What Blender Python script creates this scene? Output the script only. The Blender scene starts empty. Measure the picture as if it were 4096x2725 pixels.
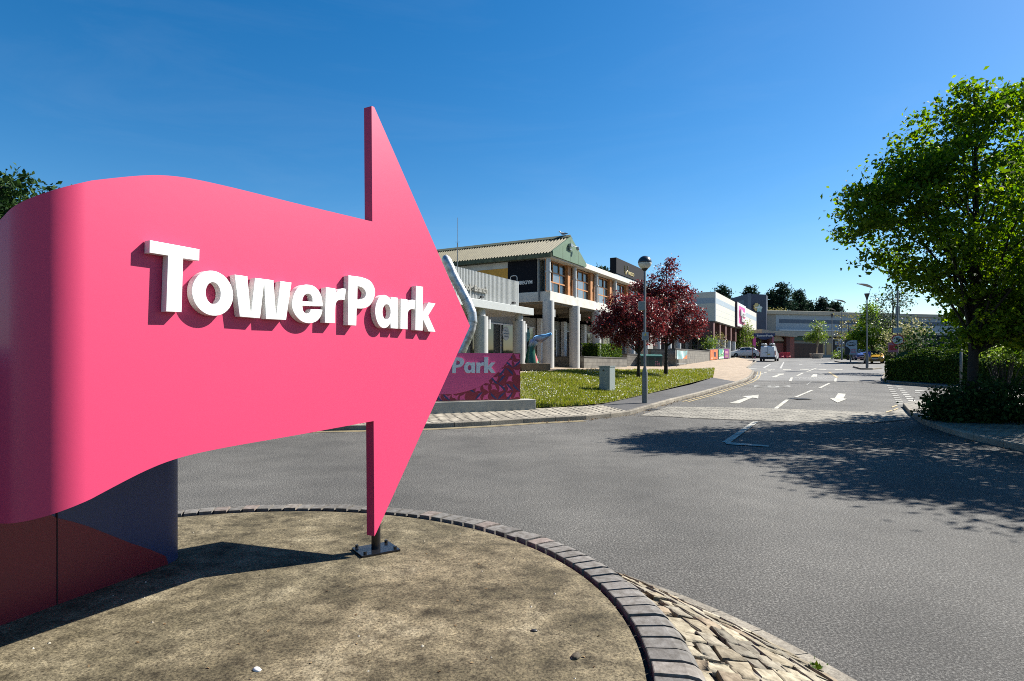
import bpy, math, random
import numpy as np
from mathutils import Vector, Matrix
R = math.radians
random.seed(7)
rng = np.random.default_rng(7)
sc = bpy.context.scene
COL = sc.collection

# ---------------------------------------------------------------- camera model (metres; camera at x=0,y=0 looking along +Y)
F, CX, HZ, CZ = 600.0, 512.0, 361.0, 1.65

def zr(Y):
    if Y < 12: return 0.0
    if Y < 20: return .0285 * (Y - 12) ** 2 / 16
    if Y < 85: return .0285 * (Y - 16)
    if Y < 130: return .0285 * 69 + .012 * (Y - 85)
    return .0285 * 69 + .012 * 45

def P(px, py, Y):
    return ((px - CX) / F * Y, Y, CZ + (HZ - py) / F * Y)

def G(px, py, off=0.0):
    "point of the road surface (raised by off) seen at a picture point"
    v = (HZ - py) / F
    lo, hi = 1.0, 130.0
    for _ in range(60):
        m = .5 * (lo + hi)
        if CZ + v * m > zr(m) + off: lo = m
        else: hi = m
    Y = .5 * (lo + hi)
    return ((px - CX) / F * Y, Y, zr(Y) + off)

def XY(px, Y): return ((px - CX) / F * Y, Y)
def ZP(py, Y): return CZ + (HZ - py) / F * Y

# ---------------------------------------------------------------- materials
def _n(nt, t, **kw):
    n = nt.nodes.new(t)
    for k, v in kw.items(): setattr(n, k, v)
    return n

KA = .74       # overall reflectance level
def kalb(c): return tuple(x * KA for x in c)
def mat(name, col, rough=.6, metal=0., spec=.5, var=.12, vscale=3., bump=0., bscale=60., col2=None, detail=6., coat=0., alpha=1., trans=0.):
    col = kalb(col); col2 = kalb(col2) if col2 else None
    m = bpy.data.materials.new(name); m.use_nodes = True
    nt = m.node_tree; b = nt.nodes['Principled BSDF']; L = nt.links
    b.inputs['Roughness'].default_value = rough
    b.inputs['Metallic'].default_value = metal
    b.inputs['Specular IOR Level'].default_value = spec
    if coat: b.inputs['Coat Weight'].default_value = coat; b.inputs['Coat Roughness'].default_value = .05
    if trans: b.inputs['Transmission Weight'].default_value = trans
    tc = _n(nt, 'ShaderNodeTexCoord')
    no = _n(nt, 'ShaderNodeTexNoise'); no.inputs['Scale'].default_value = vscale; no.inputs['Detail'].default_value = detail
    no.inputs['Roughness'].default_value = .62
    L.new(tc.outputs['Object'], no.inputs['Vector'])
    rp = _n(nt, 'ShaderNodeValToRGB')
    c2 = col2 if col2 else tuple(min(1, c * (1 + var)) for c in col)
    c1 = tuple(c * (1 - var) for c in col)
    rp.color_ramp.elements[0].position = .3; rp.color_ramp.elements[1].position = .7
    rp.color_ramp.elements[0].color = (*c1, 1); rp.color_ramp.elements[1].color = (*c2, 1)
    L.new(no.outputs['Fac'], rp.inputs['Fac']); L.new(rp.outputs['Color'], b.inputs['Base Color'])
    if bump:
        n2 = _n(nt, 'ShaderNodeTexNoise'); n2.inputs['Scale'].default_value = bscale; n2.inputs['Detail'].default_value = 5
        L.new(tc.outputs['Object'], n2.inputs['Vector'])
        bp = _n(nt, 'ShaderNodeBump'); bp.inputs['Strength'].default_value = bump; bp.inputs['Distance'].default_value = .02
        L.new(n2.outputs['Fac'], bp.inputs['Height']); L.new(bp.outputs['Normal'], b.inputs['Normal'])
    return m

def speckle(name, dark, mid, light, fine=140., patch=1.2, rough=.85, bump=.5, patchamt=.35, stain=None):
    "asphalt / concrete: fine aggregate speckle over broad patches"
    dark, mid, light = kalb(dark), kalb(mid), kalb(light)
    m = bpy.data.materials.new(name); m.use_nodes = True
    nt = m.node_tree; b = nt.nodes['Principled BSDF']; L = nt.links
    b.inputs['Roughness'].default_value = rough; b.inputs['Specular IOR Level'].default_value = .3
    tc = _n(nt, 'ShaderNodeTexCoord')
    a = _n(nt, 'ShaderNodeTexNoise'); a.inputs['Scale'].default_value = fine; a.inputs['Detail'].default_value = 3; a.inputs['Roughness'].default_value = .8
    c = _n(nt, 'ShaderNodeTexNoise'); c.inputs['Scale'].default_value = patch; c.inputs['Detail'].default_value = 7; c.inputs['Roughness'].default_value = .65
    L.new(tc.outputs['Object'], a.inputs['Vector']); L.new(tc.outputs['Object'], c.inputs['Vector'])
    r = _n(nt, 'ShaderNodeValToRGB'); e = r.color_ramp.elements
    e[0].position = .30; e[0].color = (*dark, 1); e[1].position = .72; e[1].color = (*light, 1)
    k = e.new(.5); k.color = (*mid, 1)
    L.new(a.outputs['Fac'], r.inputs['Fac'])
    r2 = _n(nt, 'ShaderNodeValToRGB'); e2 = r2.color_ramp.elements
    e2[0].position = .34; e2[0].color = (1 - patchamt,) * 3 + (1,); e2[1].position = .68; e2[1].color = (1 + patchamt * .5,) * 3 + (1,)
    if stain: e2[0].color = (*stain, 1)
    L.new(c.outputs['Fac'], r2.inputs['Fac'])
    mx = _n(nt, 'ShaderNodeMix', data_type='RGBA', blend_type='MULTIPLY'); mx.inputs[0].default_value = 1
    L.new(r.outputs['Color'], mx.inputs[6]); L.new(r2.outputs['Color'], mx.inputs[7])
    L.new(mx.outputs[2], b.inputs['Base Color'])
    g3 = _n(nt, 'ShaderNodeTexNoise'); g3.inputs['Scale'].default_value = patch * .28; g3.inputs['Detail'].default_value = 9; g3.inputs['Roughness'].default_value = .7
    L.new(tc.outputs['Object'], g3.inputs['Vector'])
    r3 = _n(nt, 'ShaderNodeValToRGB'); r3.color_ramp.elements[0].position = .38; r3.color_ramp.elements[1].position = .62
    r3.color_ramp.elements[0].color = (1 - patchamt * .9,) * 3 + (1,); r3.color_ramp.elements[1].color = (1 + patchamt * .45, 1 + patchamt * .42, 1 + patchamt * .36, 1)
    L.new(g3.outputs['Fac'], r3.inputs['Fac'])
    m3 = _n(nt, 'ShaderNodeMix', data_type='RGBA', blend_type='MULTIPLY'); m3.inputs[0].default_value = 1
    L.new(mx.outputs[2], m3.inputs[6]); L.new(r3.outputs['Color'], m3.inputs[7]); L.new(m3.outputs[2], b.inputs['Base Color'])
    bp = _n(nt, 'ShaderNodeBump'); bp.inputs['Strength'].default_value = bump; bp.inputs['Distance'].default_value = .012
    L.new(a.outputs['Fac'], bp.inputs['Height']); L.new(bp.outputs['Normal'], b.inputs['Normal'])
    return m

def leafmat(name, c1, c2, c3, tr=.35, rough=.45):
    c1, c2, c3 = [tuple(x * .82 for x in c) for c in (c1, c2, c3)]
    m = bpy.data.materials.new(name); m.use_nodes = True
    nt = m.node_tree; L = nt.links; b = nt.nodes['Principled BSDF']; out = nt.nodes['Material Output']
    g = _n(nt, 'ShaderNodeNewGeometry'); rp = _n(nt, 'ShaderNodeValToRGB'); e = rp.color_ramp.elements
    e[0].color = (*c1, 1); e[1].color = (*c3, 1); k = e.new(.5); k.color = (*c2, 1)
    L.new(g.outputs['Random Per Island'], rp.inputs['Fac']); L.new(rp.outputs['Color'], b.inputs['Base Color'])
    b.inputs['Roughness'].default_value = rough; b.inputs['Specular IOR Level'].default_value = .3 if rough < .5 else .15
    t = _n(nt, 'ShaderNodeBsdfTranslucent')
    h = _n(nt, 'ShaderNodeHueSaturation'); h.inputs['Value'].default_value = 1.5; h.inputs['Saturation'].default_value = 1.1
    L.new(rp.outputs['Color'], h.inputs['Color']); L.new(h.outputs['Color'], t.inputs['Color'])
    mx = _n(nt, 'ShaderNodeMixShader'); mx.inputs[0].default_value = tr
    L.new(b.outputs[0], mx.inputs[1]); L.new(t.outputs[0], mx.inputs[2]); L.new(mx.outputs[0], out.inputs['Surface'])
    return m

def brickmat(name, c1, c2, mortar, bw, bh, ms=.012, rough=.85, bump=.4, vertical=True, offset=.5, noise=.25, rot=0., warp=0.):
    c1, c2, mortar = kalb(c1), kalb(c2), kalb(mortar)
    m = bpy.data.materials.new(name); m.use_nodes = True
    nt = m.node_tree; L = nt.links; b = nt.nodes['Principled BSDF']; b.inputs['Roughness'].default_value = rough
    b.inputs['Specular IOR Level'].default_value = .25
    tc = _n(nt, 'ShaderNodeTexCoord'); v = tc.outputs['Object']
    if vertical:   # x+y -> along, z -> up
        s = _n(nt, 'ShaderNodeSeparateXYZ'); L.new(v, s.inputs[0])
        ad = _n(nt, 'ShaderNodeMath'); L.new(s.outputs[0], ad.inputs[0]); L.new(s.outputs[1], ad.inputs[1])
        cb = _n(nt, 'ShaderNodeCombineXYZ'); L.new(ad.outputs[0], cb.inputs[0]); L.new(s.outputs[2], cb.inputs[1]); v = cb.outputs[0]
    mp = _n(nt, 'ShaderNodeMapping'); mp.inputs['Rotation'].default_value = (0, 0, rot); L.new(v, mp.inputs[0])
    wn = _n(nt, 'ShaderNodeTexNoise'); wn.inputs['Scale'].default_value = .9 / bw; L.new(mp.outputs[0], wn.inputs['Vector'])
    wx = _n(nt, 'ShaderNodeVectorMath', operation='MULTIPLY_ADD'); L.new(wn.outputs['Color'], wx.inputs[0]); wx.inputs[1].default_value = (warp, warp, 0); L.new(mp.outputs[0], wx.inputs[2])
    br = _n(nt, 'ShaderNodeTexBrick'); br.offset = offset
    br.inputs['Scale'].default_value = 1; br.inputs['Brick Width'].default_value = bw; br.inputs['Row Height'].default_value = bh
    br.inputs['Mortar Size'].default_value = ms; br.inputs['Mortar Smooth'].default_value = .2
    br.inputs['Color1'].default_value = (*c1, 1); br.inputs['Color2'].default_value = (*c2, 1); br.inputs['Mortar'].default_value = (*mortar, 1)
    L.new(wx.outputs[0], br.inputs['Vector'])
    no = _n(nt, 'ShaderNodeTexNoise'); no.inputs['Scale'].default_value = 2.2; no.inputs['Detail'].default_value = 9; L.new(tc.outputs['Object'], no.inputs['Vector'])
    rp = _n(nt, 'ShaderNodeValToRGB'); rp.color_ramp.elements[0].color = (1 - noise,) * 3 + (1,); rp.color_ramp.elements[1].color = (1 + noise,) * 3 + (1,)
    rp.color_ramp.elements[0].position = .3; rp.color_ramp.elements[1].position = .7
    L.new(no.outputs['Fac'], rp.inputs['Fac'])
    mx = _n(nt, 'ShaderNodeMix', data_type='RGBA', blend_type='MULTIPLY'); mx.inputs[0].default_value = 1
    L.new(br.outputs['Color'], mx.inputs[6]); L.new(rp.outputs['Color'], mx.inputs[7]); L.new(mx.outputs[2], b.inputs['Base Color'])
    bp = _n(nt, 'ShaderNodeBump'); bp.inputs['Strength'].default_value = bump; bp.inputs['Distance'].default_value = .01; bp.invert = True
    L.new(br.outputs['Fac'], bp.inputs['Height']); L.new(bp.outputs['Normal'], b.inputs['Normal'])
    return m

def vcolmat(name, rough=.7, bump=.25, bscale=90.):
    "base colour from the per-piece colour attribute (each brick or stone has its own colour)"
    m = bpy.data.materials.new(name); m.use_nodes = True
    nt = m.node_tree; L = nt.links; b = nt.nodes['Principled BSDF']; b.inputs['Roughness'].default_value = rough
    b.inputs['Specular IOR Level'].default_value = .2
    at = _n(nt, 'ShaderNodeAttribute'); at.attribute_name = 'piece'
    tc = _n(nt, 'ShaderNodeTexCoord'); no = _n(nt, 'ShaderNodeTexNoise'); no.inputs['Scale'].default_value = 24; no.inputs['Detail'].default_value = 8
    L.new(tc.outputs['Object'], no.inputs['Vector'])
    rp = _n(nt, 'ShaderNodeValToRGB'); rp.color_ramp.elements[0].color = (.48, .46, .43, 1); rp.color_ramp.elements[1].color = (.92, .92, .92, 1)
    rp.color_ramp.elements[0].position = .32; rp.color_ramp.elements[1].position = .66
    L.new(no.outputs['Fac'], rp.inputs['Fac'])
    mx = _n(nt, 'ShaderNodeMix', data_type='RGBA', blend_type='MULTIPLY'); mx.inputs[0].default_value = 1
    L.new(at.outputs['Color'], mx.inputs[6]); L.new(rp.outputs['Color'], mx.inputs[7]); L.new(mx.outputs[2], b.inputs['Base Color'])
    n2 = _n(nt, 'ShaderNodeTexNoise'); n2.inputs['Scale'].default_value = bscale; L.new(tc.outputs['Object'], n2.inputs['Vector'])
    bp = _n(nt, 'ShaderNodeBump'); bp.inputs['Strength'].default_value = bump; bp.inputs['Distance'].default_value = .01
    L.new(n2.outputs['Fac'], bp.inputs['Height']); L.new(bp.outputs['Normal'], b.inputs['Normal'])
    return m

def concrete_mat():
    m = bpy.data.materials.new('weathered_concrete'); m.use_nodes = True
    nt = m.node_tree; b = nt.nodes['Principled BSDF']; L = nt.links; b.inputs['Roughness'].default_value = .9; b.inputs['Specular IOR Level'].default_value = .2
    tc = _n(nt, 'ShaderNodeTexCoord')
    def noise(sc, det, ro, off=0):
        mp = _n(nt, 'ShaderNodeMapping'); mp.inputs['Location'].default_value = (off, off * .7, 0); L.new(tc.outputs['Object'], mp.inputs[0])
        n = _n(nt, 'ShaderNodeTexNoise'); n.inputs['Scale'].default_value = sc; n.inputs['Detail'].default_value = det; n.inputs['Roughness'].default_value = ro; L.new(mp.outputs[0], n.inputs['Vector']); return n.outputs['Fac']
    def ramp(v, stops):
        r = _n(nt, 'ShaderNodeValToRGB'); e = r.color_ramp.elements; e[0].position, e[0].color = stops[0][0], (*stops[0][1], 1); e[1].position, e[1].color = stops[-1][0], (*stops[-1][1], 1)
        for p, c in stops[1:-1]: q = e.new(p); q.color = (*c, 1)
        L.new(v, r.inputs['Fac']); return r.outputs['Color']
    def mul(a, c, f=1.):
        x = _n(nt, 'ShaderNodeMix', data_type='RGBA', blend_type='MULTIPLY'); x.inputs[0].default_value = f; L.new(a, x.inputs[6]); L.new(c, x.inputs[7]); return x.outputs[2]
    base = ramp(noise(2.4, 9, .7), [(.30, (.034, .029, .017)), (.45, (.078, .066, .042)), (.57, (.125, .106, .070)), (.74, (.20, .176, .125))])
    mid = ramp(noise(9, 6, .7, 3), [(.32, (.36, .34, .30)), (.47, (.92, .91, .88)), (.66, (1.42, 1.40, 1.34))])
    fine = ramp(noise(85, 3, .75, 7), [(.36, (.40, .38, .33)), (.48, (.94, .94, .93)), (.64, (1.55, 1.53, 1.47))])
    v = _n(nt, 'ShaderNodeTexVoronoi'); v.inputs['Scale'].default_value = 46; L.new(tc.outputs['Object'], v.inputs['Vector'])
    pit = ramp(v.outputs['Distance'], [(.0, (.12, .10, .08)), (.10, (.30, .27, .22)), (.17, (1, 1, 1))])
    gate = ramp(noise(14, 4, .6, 11), [(.50, (1, 1, 1)), (.60, (0, 0, 0))])
    pg = _n(nt, 'ShaderNodeMix', data_type='RGBA', blend_type='LIGHTEN'); pg.inputs[0].default_value = 1; L.new(pit, pg.inputs[6]); L.new(gate, pg.inputs[7])
    L.new(mul(mul(mul(base, mid), fine), pg.outputs[2]), b.inputs['Base Color'])
    bp = _n(nt, 'ShaderNodeBump'); bp.inputs['Strength'].default_value = .6; bp.inputs['Distance'].default_value = .01; L.new(noise(70, 4, .7, 7), bp.inputs['Height'])
    L.new(bp.outputs['Normal'], b.inputs['Normal'])
    return m

M = {}
M['pink'] = mat('pink_paint', (.63, .052, .142), .46, spec=.3, var=.02, vscale=1.2, bump=.015, bscale=14)
M['letter'] = mat('white_acrylic', (.86, .86, .83), .4, var=.02)
M['navy'] = mat('navy_vinyl', (.022, .040, .13), .4, var=.06)
M['darkred'] = mat('dark_red_vinyl', (.20, .004, .022), .42, var=.06)
M['seam'] = mat('seam_dark', (.02, .004, .008), .8)
M['blackgloss'] = mat('black_gloss_steel', (.012, .012, .014), .18, var=.1)
M['concrete_top'] = concrete_mat()
M['asphalt'] = speckle('asphalt', (.022, .021, .019), (.090, .086, .079), (.36, .35, .32), fine=58, patch=.45, bump=.9, patchamt=.32)
M['asphalt_old'] = speckle('asphalt_worn', (.115, .113, .108), (.178, .176, .168), (.26, .255, .24), fine=50, patch=.35, bump=.4, patchamt=.25)
M['asphalt_path'] = speckle('asphalt_footway', (.055, .054, .055), (.088, .086, .086), (.13, .128, .125), fine=60, patch=.6, bump=.4, patchamt=.25)
M['plaza'] = brickmat('buff_block_paving', (.40, .315, .225), (.33, .255, .18), (.26, .20, .145), .22, .11, .006, vertical=False, noise=.18, bump=.2)
M['setts'] = brickmat('pale_granite_setts', (.46, .415, .33), (.35, .315, .25), (.03, .026, .021), .34, .21, .032, vertical=False, noise=.3, bump=1., rot=.45, warp=.12)
M['tablesetts'] = brickmat('worn_setts', (.30, .28, .235), (.25, .235, .195), (.11, .10, .085), .30, .16, .022, vertical=False, noise=.38, bump=.8, rot=.06, warp=.12)
M['kerb'] = speckle('kerb_concrete', (.15, .13, .105), (.28, .25, .20), (.40, .365, .30), fine=40, patch=1.5, bump=.3, patchamt=.35)
M['soil'] = speckle('dry_soil', (.05, .045, .03), (.11, .09, .06), (.17, .14, .10), fine=20, patch=.3)
M['mortar'] = mat('dark_mortar', (.035, .030, .024), .95, var=.4, vscale=20)
M['apron'] = mat('brown_mortar', (.050, .038, .024), .95, var=.5, vscale=14, bump=.6, bscale=40)
M['brickpiece'] = vcolmat('bullnose_brick', .8, .2)
M['stonepiece'] = vcolmat('rough_stone', .85, .9, 30)
M['white_line'] = mat('road_paint_white', (.42, .405, .345), .8, var=.5, vscale=5)
M['worn_line'] = mat('road_paint_worn', (.40, .39, .35), .8, var=.35, vscale=6)
M['faded_line'] = mat('road_paint_faded', (.37, .365, .335), .8, var=.25, vscale=7)
M['yellow_line'] = mat('road_paint_yellow', (.40, .31, .15), .8, var=.2, vscale=5)
M['turf'] = mat('turf', (.13, .145, .022), .95, var=.3, vscale=1.6, bump=.5, bscale=60, col2=(.21, .20, .045))
M['blade'] = leafmat('grass_blade', (.12, .165, .014), (.19, .22, .025), (.30, .27, .07), .35)
M['daisy'] = mat('daisy_white', (.8, .8, .74), .7, var=.05)
M['grey_steel'] = mat('grey_painted_steel', (.16, .17, .17), .45, var=.1, spec=.5)
M['galv'] = mat('galvanised_steel', (.42, .43, .43), .38, metal=.75, var=.18, vscale=8)
M['foil'] = mat('dented_silver_metal', (.56, .58, .60), .38, metal=.7, var=.4, vscale=5, bump=.5, bscale=6)
M['cab'] = mat('cabinet_green_grey', (.25, .29, .28), .5, var=.05)
M['capblack'] = mat('lamp_cap_dark', (.03, .038, .05), .3, var=.05, spec=.5)
M['lampglass'] = mat('smoky_lamp_glass', (.72, .70, .60), .15, var=.06, trans=.05)
M['bark'] = mat('bark', (.045, .035, .027), .95, var=.4, vscale=12, bump=.8, bscale=25)
M['bark_dark'] = mat('bark_dark', (.022, .019, .016), .95, var=.4, vscale=12, bump=.8, bscale=25)
M['bark_pale'] = mat('bark_pale', (.35, .28, .19), .9, var=.3, vscale=9)
M['leaf_green'] = leafmat('leaf_green', (.032, .078, .009), (.092, .168, .016), (.21, .285, .026), .54, .6)
M['leaf_purple'] = leafmat('leaf_purple', (.045, .009, .012), (.125, .024, .028), (.235, .058, .055), .34, .45)
M['leaf_dark'] = leafmat('leaf_dark', (.012, .032, .010), (.022, .055, .014), (.05, .09, .018), .2, .8)
M['leaf_hedge'] = leafmat('leaf_hedge', (.035, .075, .012), (.07, .13, .014), (.16, .22, .02), .22, .7)
M['leaf_road'] = leafmat('leaf_road_hedge', (.022, .050, .008), (.045, .090, .012), (.13, .19, .02), .15, .8)
M['debris'] = leafmat('dry_leaf', (.06, .035, .018), (.16, .10, .05), (.30, .22, .12), .1, .9)
M['leaf_pine'] = leafmat('needle', (.010, .026, .016), (.020, .045, .026), (.042, .070, .036), .15, .9)
M['leaf_field'] = leafmat('leaf_field', (.07, .13, .015), (.13, .21, .025), (.22, .30, .04), .55, .65)
M['leaf_lime'] = leafmat('leaf_lime', (.085, .15, .02), (.14, .21, .03), (.22, .28, .05), .4)
M['leaf_olive'] = leafmat('leaf_olive', (.13, .13, .045), (.20, .18, .06), (.28, .25, .10), .3)
M['leaf_cream'] = leafmat('blossom_cream', (.08, .11, .03), (.28, .27, .13), (.62, .57, .34), .3, .8)
M['leaf_grey'] = leafmat('leaf_greygreen', (.04, .065, .035), (.075, .105, .055), (.12, .15, .07), .25)
M['render_white'] = mat('grey_white_cladding', (.50, .49, .45), .6, var=.1, vscale=.8)
M['slabwhite'] = mat('stained_concrete_band', (.58, .565, .51), .7, var=.16, vscale=1.6)
M['colpaint'] = mat('pale_grey_column_paint', (.54, .54, .52), .38, var=.07, vscale=1.5)
M['corr'] = mat('pale_ribbed_metal', (.52, .53, .51), .4, metal=.15, var=.05)
M['fascia'] = mat('pale_fascia_metal', (.50, .52, .50), .4, metal=.1, var=.06)
M['roofsheet'] = mat('lichen_roof_sheet', (.135, .118, .060), .75, var=.25, vscale=2.5)
M['mossgutter'] = mat('mossy_gutter', (.085, .10, .055), .85, var=.5, vscale=4)
M['greenclad'] = mat('green_gable_cladding', (.085, .155, .085), .55, var=.15, vscale=1.5)
M['dark_panel'] = mat('dark_slate_panel', (.007, .008, .013), .8, spec=.15, var=.06)
M['amber'] = mat('amber_panel', (.66, .32, .02), .55, var=.08)
M['wood'] = mat('orange_timber', (.46, .20, .065), .6, var=.25, vscale=4)
M['woodold'] = mat('weathered_timber', (.21, .15, .085), .8, var=.3, vscale=7)
M['glass'] = mat('window_glass', (.020, .026, .032), .04, var=.1, spec=.9)
M['glass_blue'] = mat('window_glass_pale', (.16, .19, .22), .05, var=.2, spec=.9)
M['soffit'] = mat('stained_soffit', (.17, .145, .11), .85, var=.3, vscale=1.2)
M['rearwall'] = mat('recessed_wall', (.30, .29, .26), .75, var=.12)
M['block'] = brickmat('grey_block_wall', (.215, .20, .17), (.165, .155, .135), (.12, .11, .095), .45, .215, .012)
M['brownbrick'] = brickmat('brown_brick', (.17, .085, .055), (.13, .062, .042), (.10, .07, .055), .225, .075, .01)
M['coping'] = mat('dark_coping', (.07, .065, .058), .8, var=.3)
M['teal'] = mat('teal_sticker', (.02, .20, .24), .5)
M['sticker'] = mat('white_sticker', (.50, .54, .56), .5)
M['stickertext'] = mat('grey_sticker_text', (.14, .19, .24), .5)
M['gold'] = mat('gold_lettering', (.52, .42, .17), .4, var=.1)
M['metaltext'] = mat('brushed_metal_lettering', (.32, .31, .27), .4, var=.1)
M['clad_cream'] = mat('cream_cladding', (.60, .58, .49), .6, var=.06, vscale=.5)
M['clad_blue'] = mat('blue_grey_band', (.33, .40, .45), .6, var=.05)
M['slate_blue'] = mat('slate_blue_band', (.085, .12, .17), .6, var=.08)
M['clad_lightblue'] = mat('pale_blue_cladding', (.34, .41, .47), .6, var=.08, vscale=.5)
M['navywall'] = mat('navy_cladding', (.028, .042, .085), .6, var=.2, vscale=.6)
M['bright_pink'] = mat('bright_pink_board', (.86, .09, .33), .5, var=.03)
M['plumframe'] = mat('plum_frame', (.06, .012, .03), .5)
M['redcol'] = mat('maroon_band', (.13, .045, .035), .7, var=.15)
M['terracotta'] = mat('terracotta_render', (.30, .10, .075), .75, var=.15)
M['brownwall'] = mat('brown_timber_wall', (.075, .042, .028), .8, var=.3, vscale=3)
M['greenfascia'] = mat('dark_green_fascia', (.022, .085, .05), .6)
M['beigeband'] = mat('beige_band', (.46, .42, .33), .7, var=.1)
M['white'] = mat('white_paint', (.76, .77, .77), .4, var=.04)
M['carwhite'] = mat('car_white', (.66, .68, .71), .25, var=.02, coat=.6)
M['caryellow'] = mat('car_yellow', (.68, .36, .03), .25, var=.02, coat=.6)
M['carblue'] = mat('car_blue', (.06, .10, .30), .25, var=.02, coat=.6)
M['carblack'] = mat('car_black', (.012, .013, .015), .2, var=.02, coat=.6)
M['tyre'] = mat('tyre_rubber', (.015, .015, .016), .85)
M['rim'] = mat('alloy_rim', (.35, .36, .37), .35, metal=.7)
M['lens'] = mat('clear_lens', (.7, .72, .72), .1, spec=.8)
M['redlens'] = mat('red_lens', (.30, .015, .012), .2)
M['plate_y'] = mat('yellow_plate', (.62, .45, .03), .5)
M['plate_w'] = mat('white_plate', (.7, .7, .68), .5)
M['plasticblack'] = mat('black_plastic', (.02, .02, .021), .6)
M['red_plastic'] = mat('red_plastic', (.62, .022, .035), .45, var=.08)
M['bin'] = mat('dark_green_bin', (.008, .045, .036), .4, var=.15)
M['binlid'] = mat('teal_bin_lid', (.03, .16, .13), .35, var=.1)
M['planter'] = mat('pale_planter', (.50, .44, .37), .7, var=.1)
M['signred'] = mat('sign_red', (.52, .03, .035), .45)
M['signwhite'] = mat('sign_white', (.76, .76, .74), .4, var=.02)
M['signblack'] = mat('sign_black', (.012, .012, .012), .5)
M['signblue'] = mat('sign_blue', (.05, .09, .42), .45)
M['signyellow'] = mat('sign_yellow', (.72, .50, .03), .5)
M['signgrey'] = mat('sign_grey', (.34, .41, .43), .45, var=.05)
M['poster_orange'] = mat('poster_orange', (.70, .10, .05), .5, var=.35, vscale=1.4, col2=(.80, .28, .06))
M['poster_green'] = mat('poster_blue_green', (.05, .30, .45), .5, var=.2, vscale=1.5, col2=(.25, .55, .12))
M['poster_purple'] = mat('poster_purple', (.22, .03, .20), .5, var=.2, vscale=2)
M['banner'] = mat('banner_turquoise', (.25, .62, .64), .6, var=.2, vscale=2, col2=(.60, .70, .68))
M['gull_w'] = mat('gull_white', (.74, .74, .72), .7)
M['gull_g'] = mat('gull_grey', (.22, .23, .25), .7)
M['pinkpale'] = mat('faded_pink_board', (.50, .20, .27), .6, var=.1)
M['tail'] = None

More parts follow.
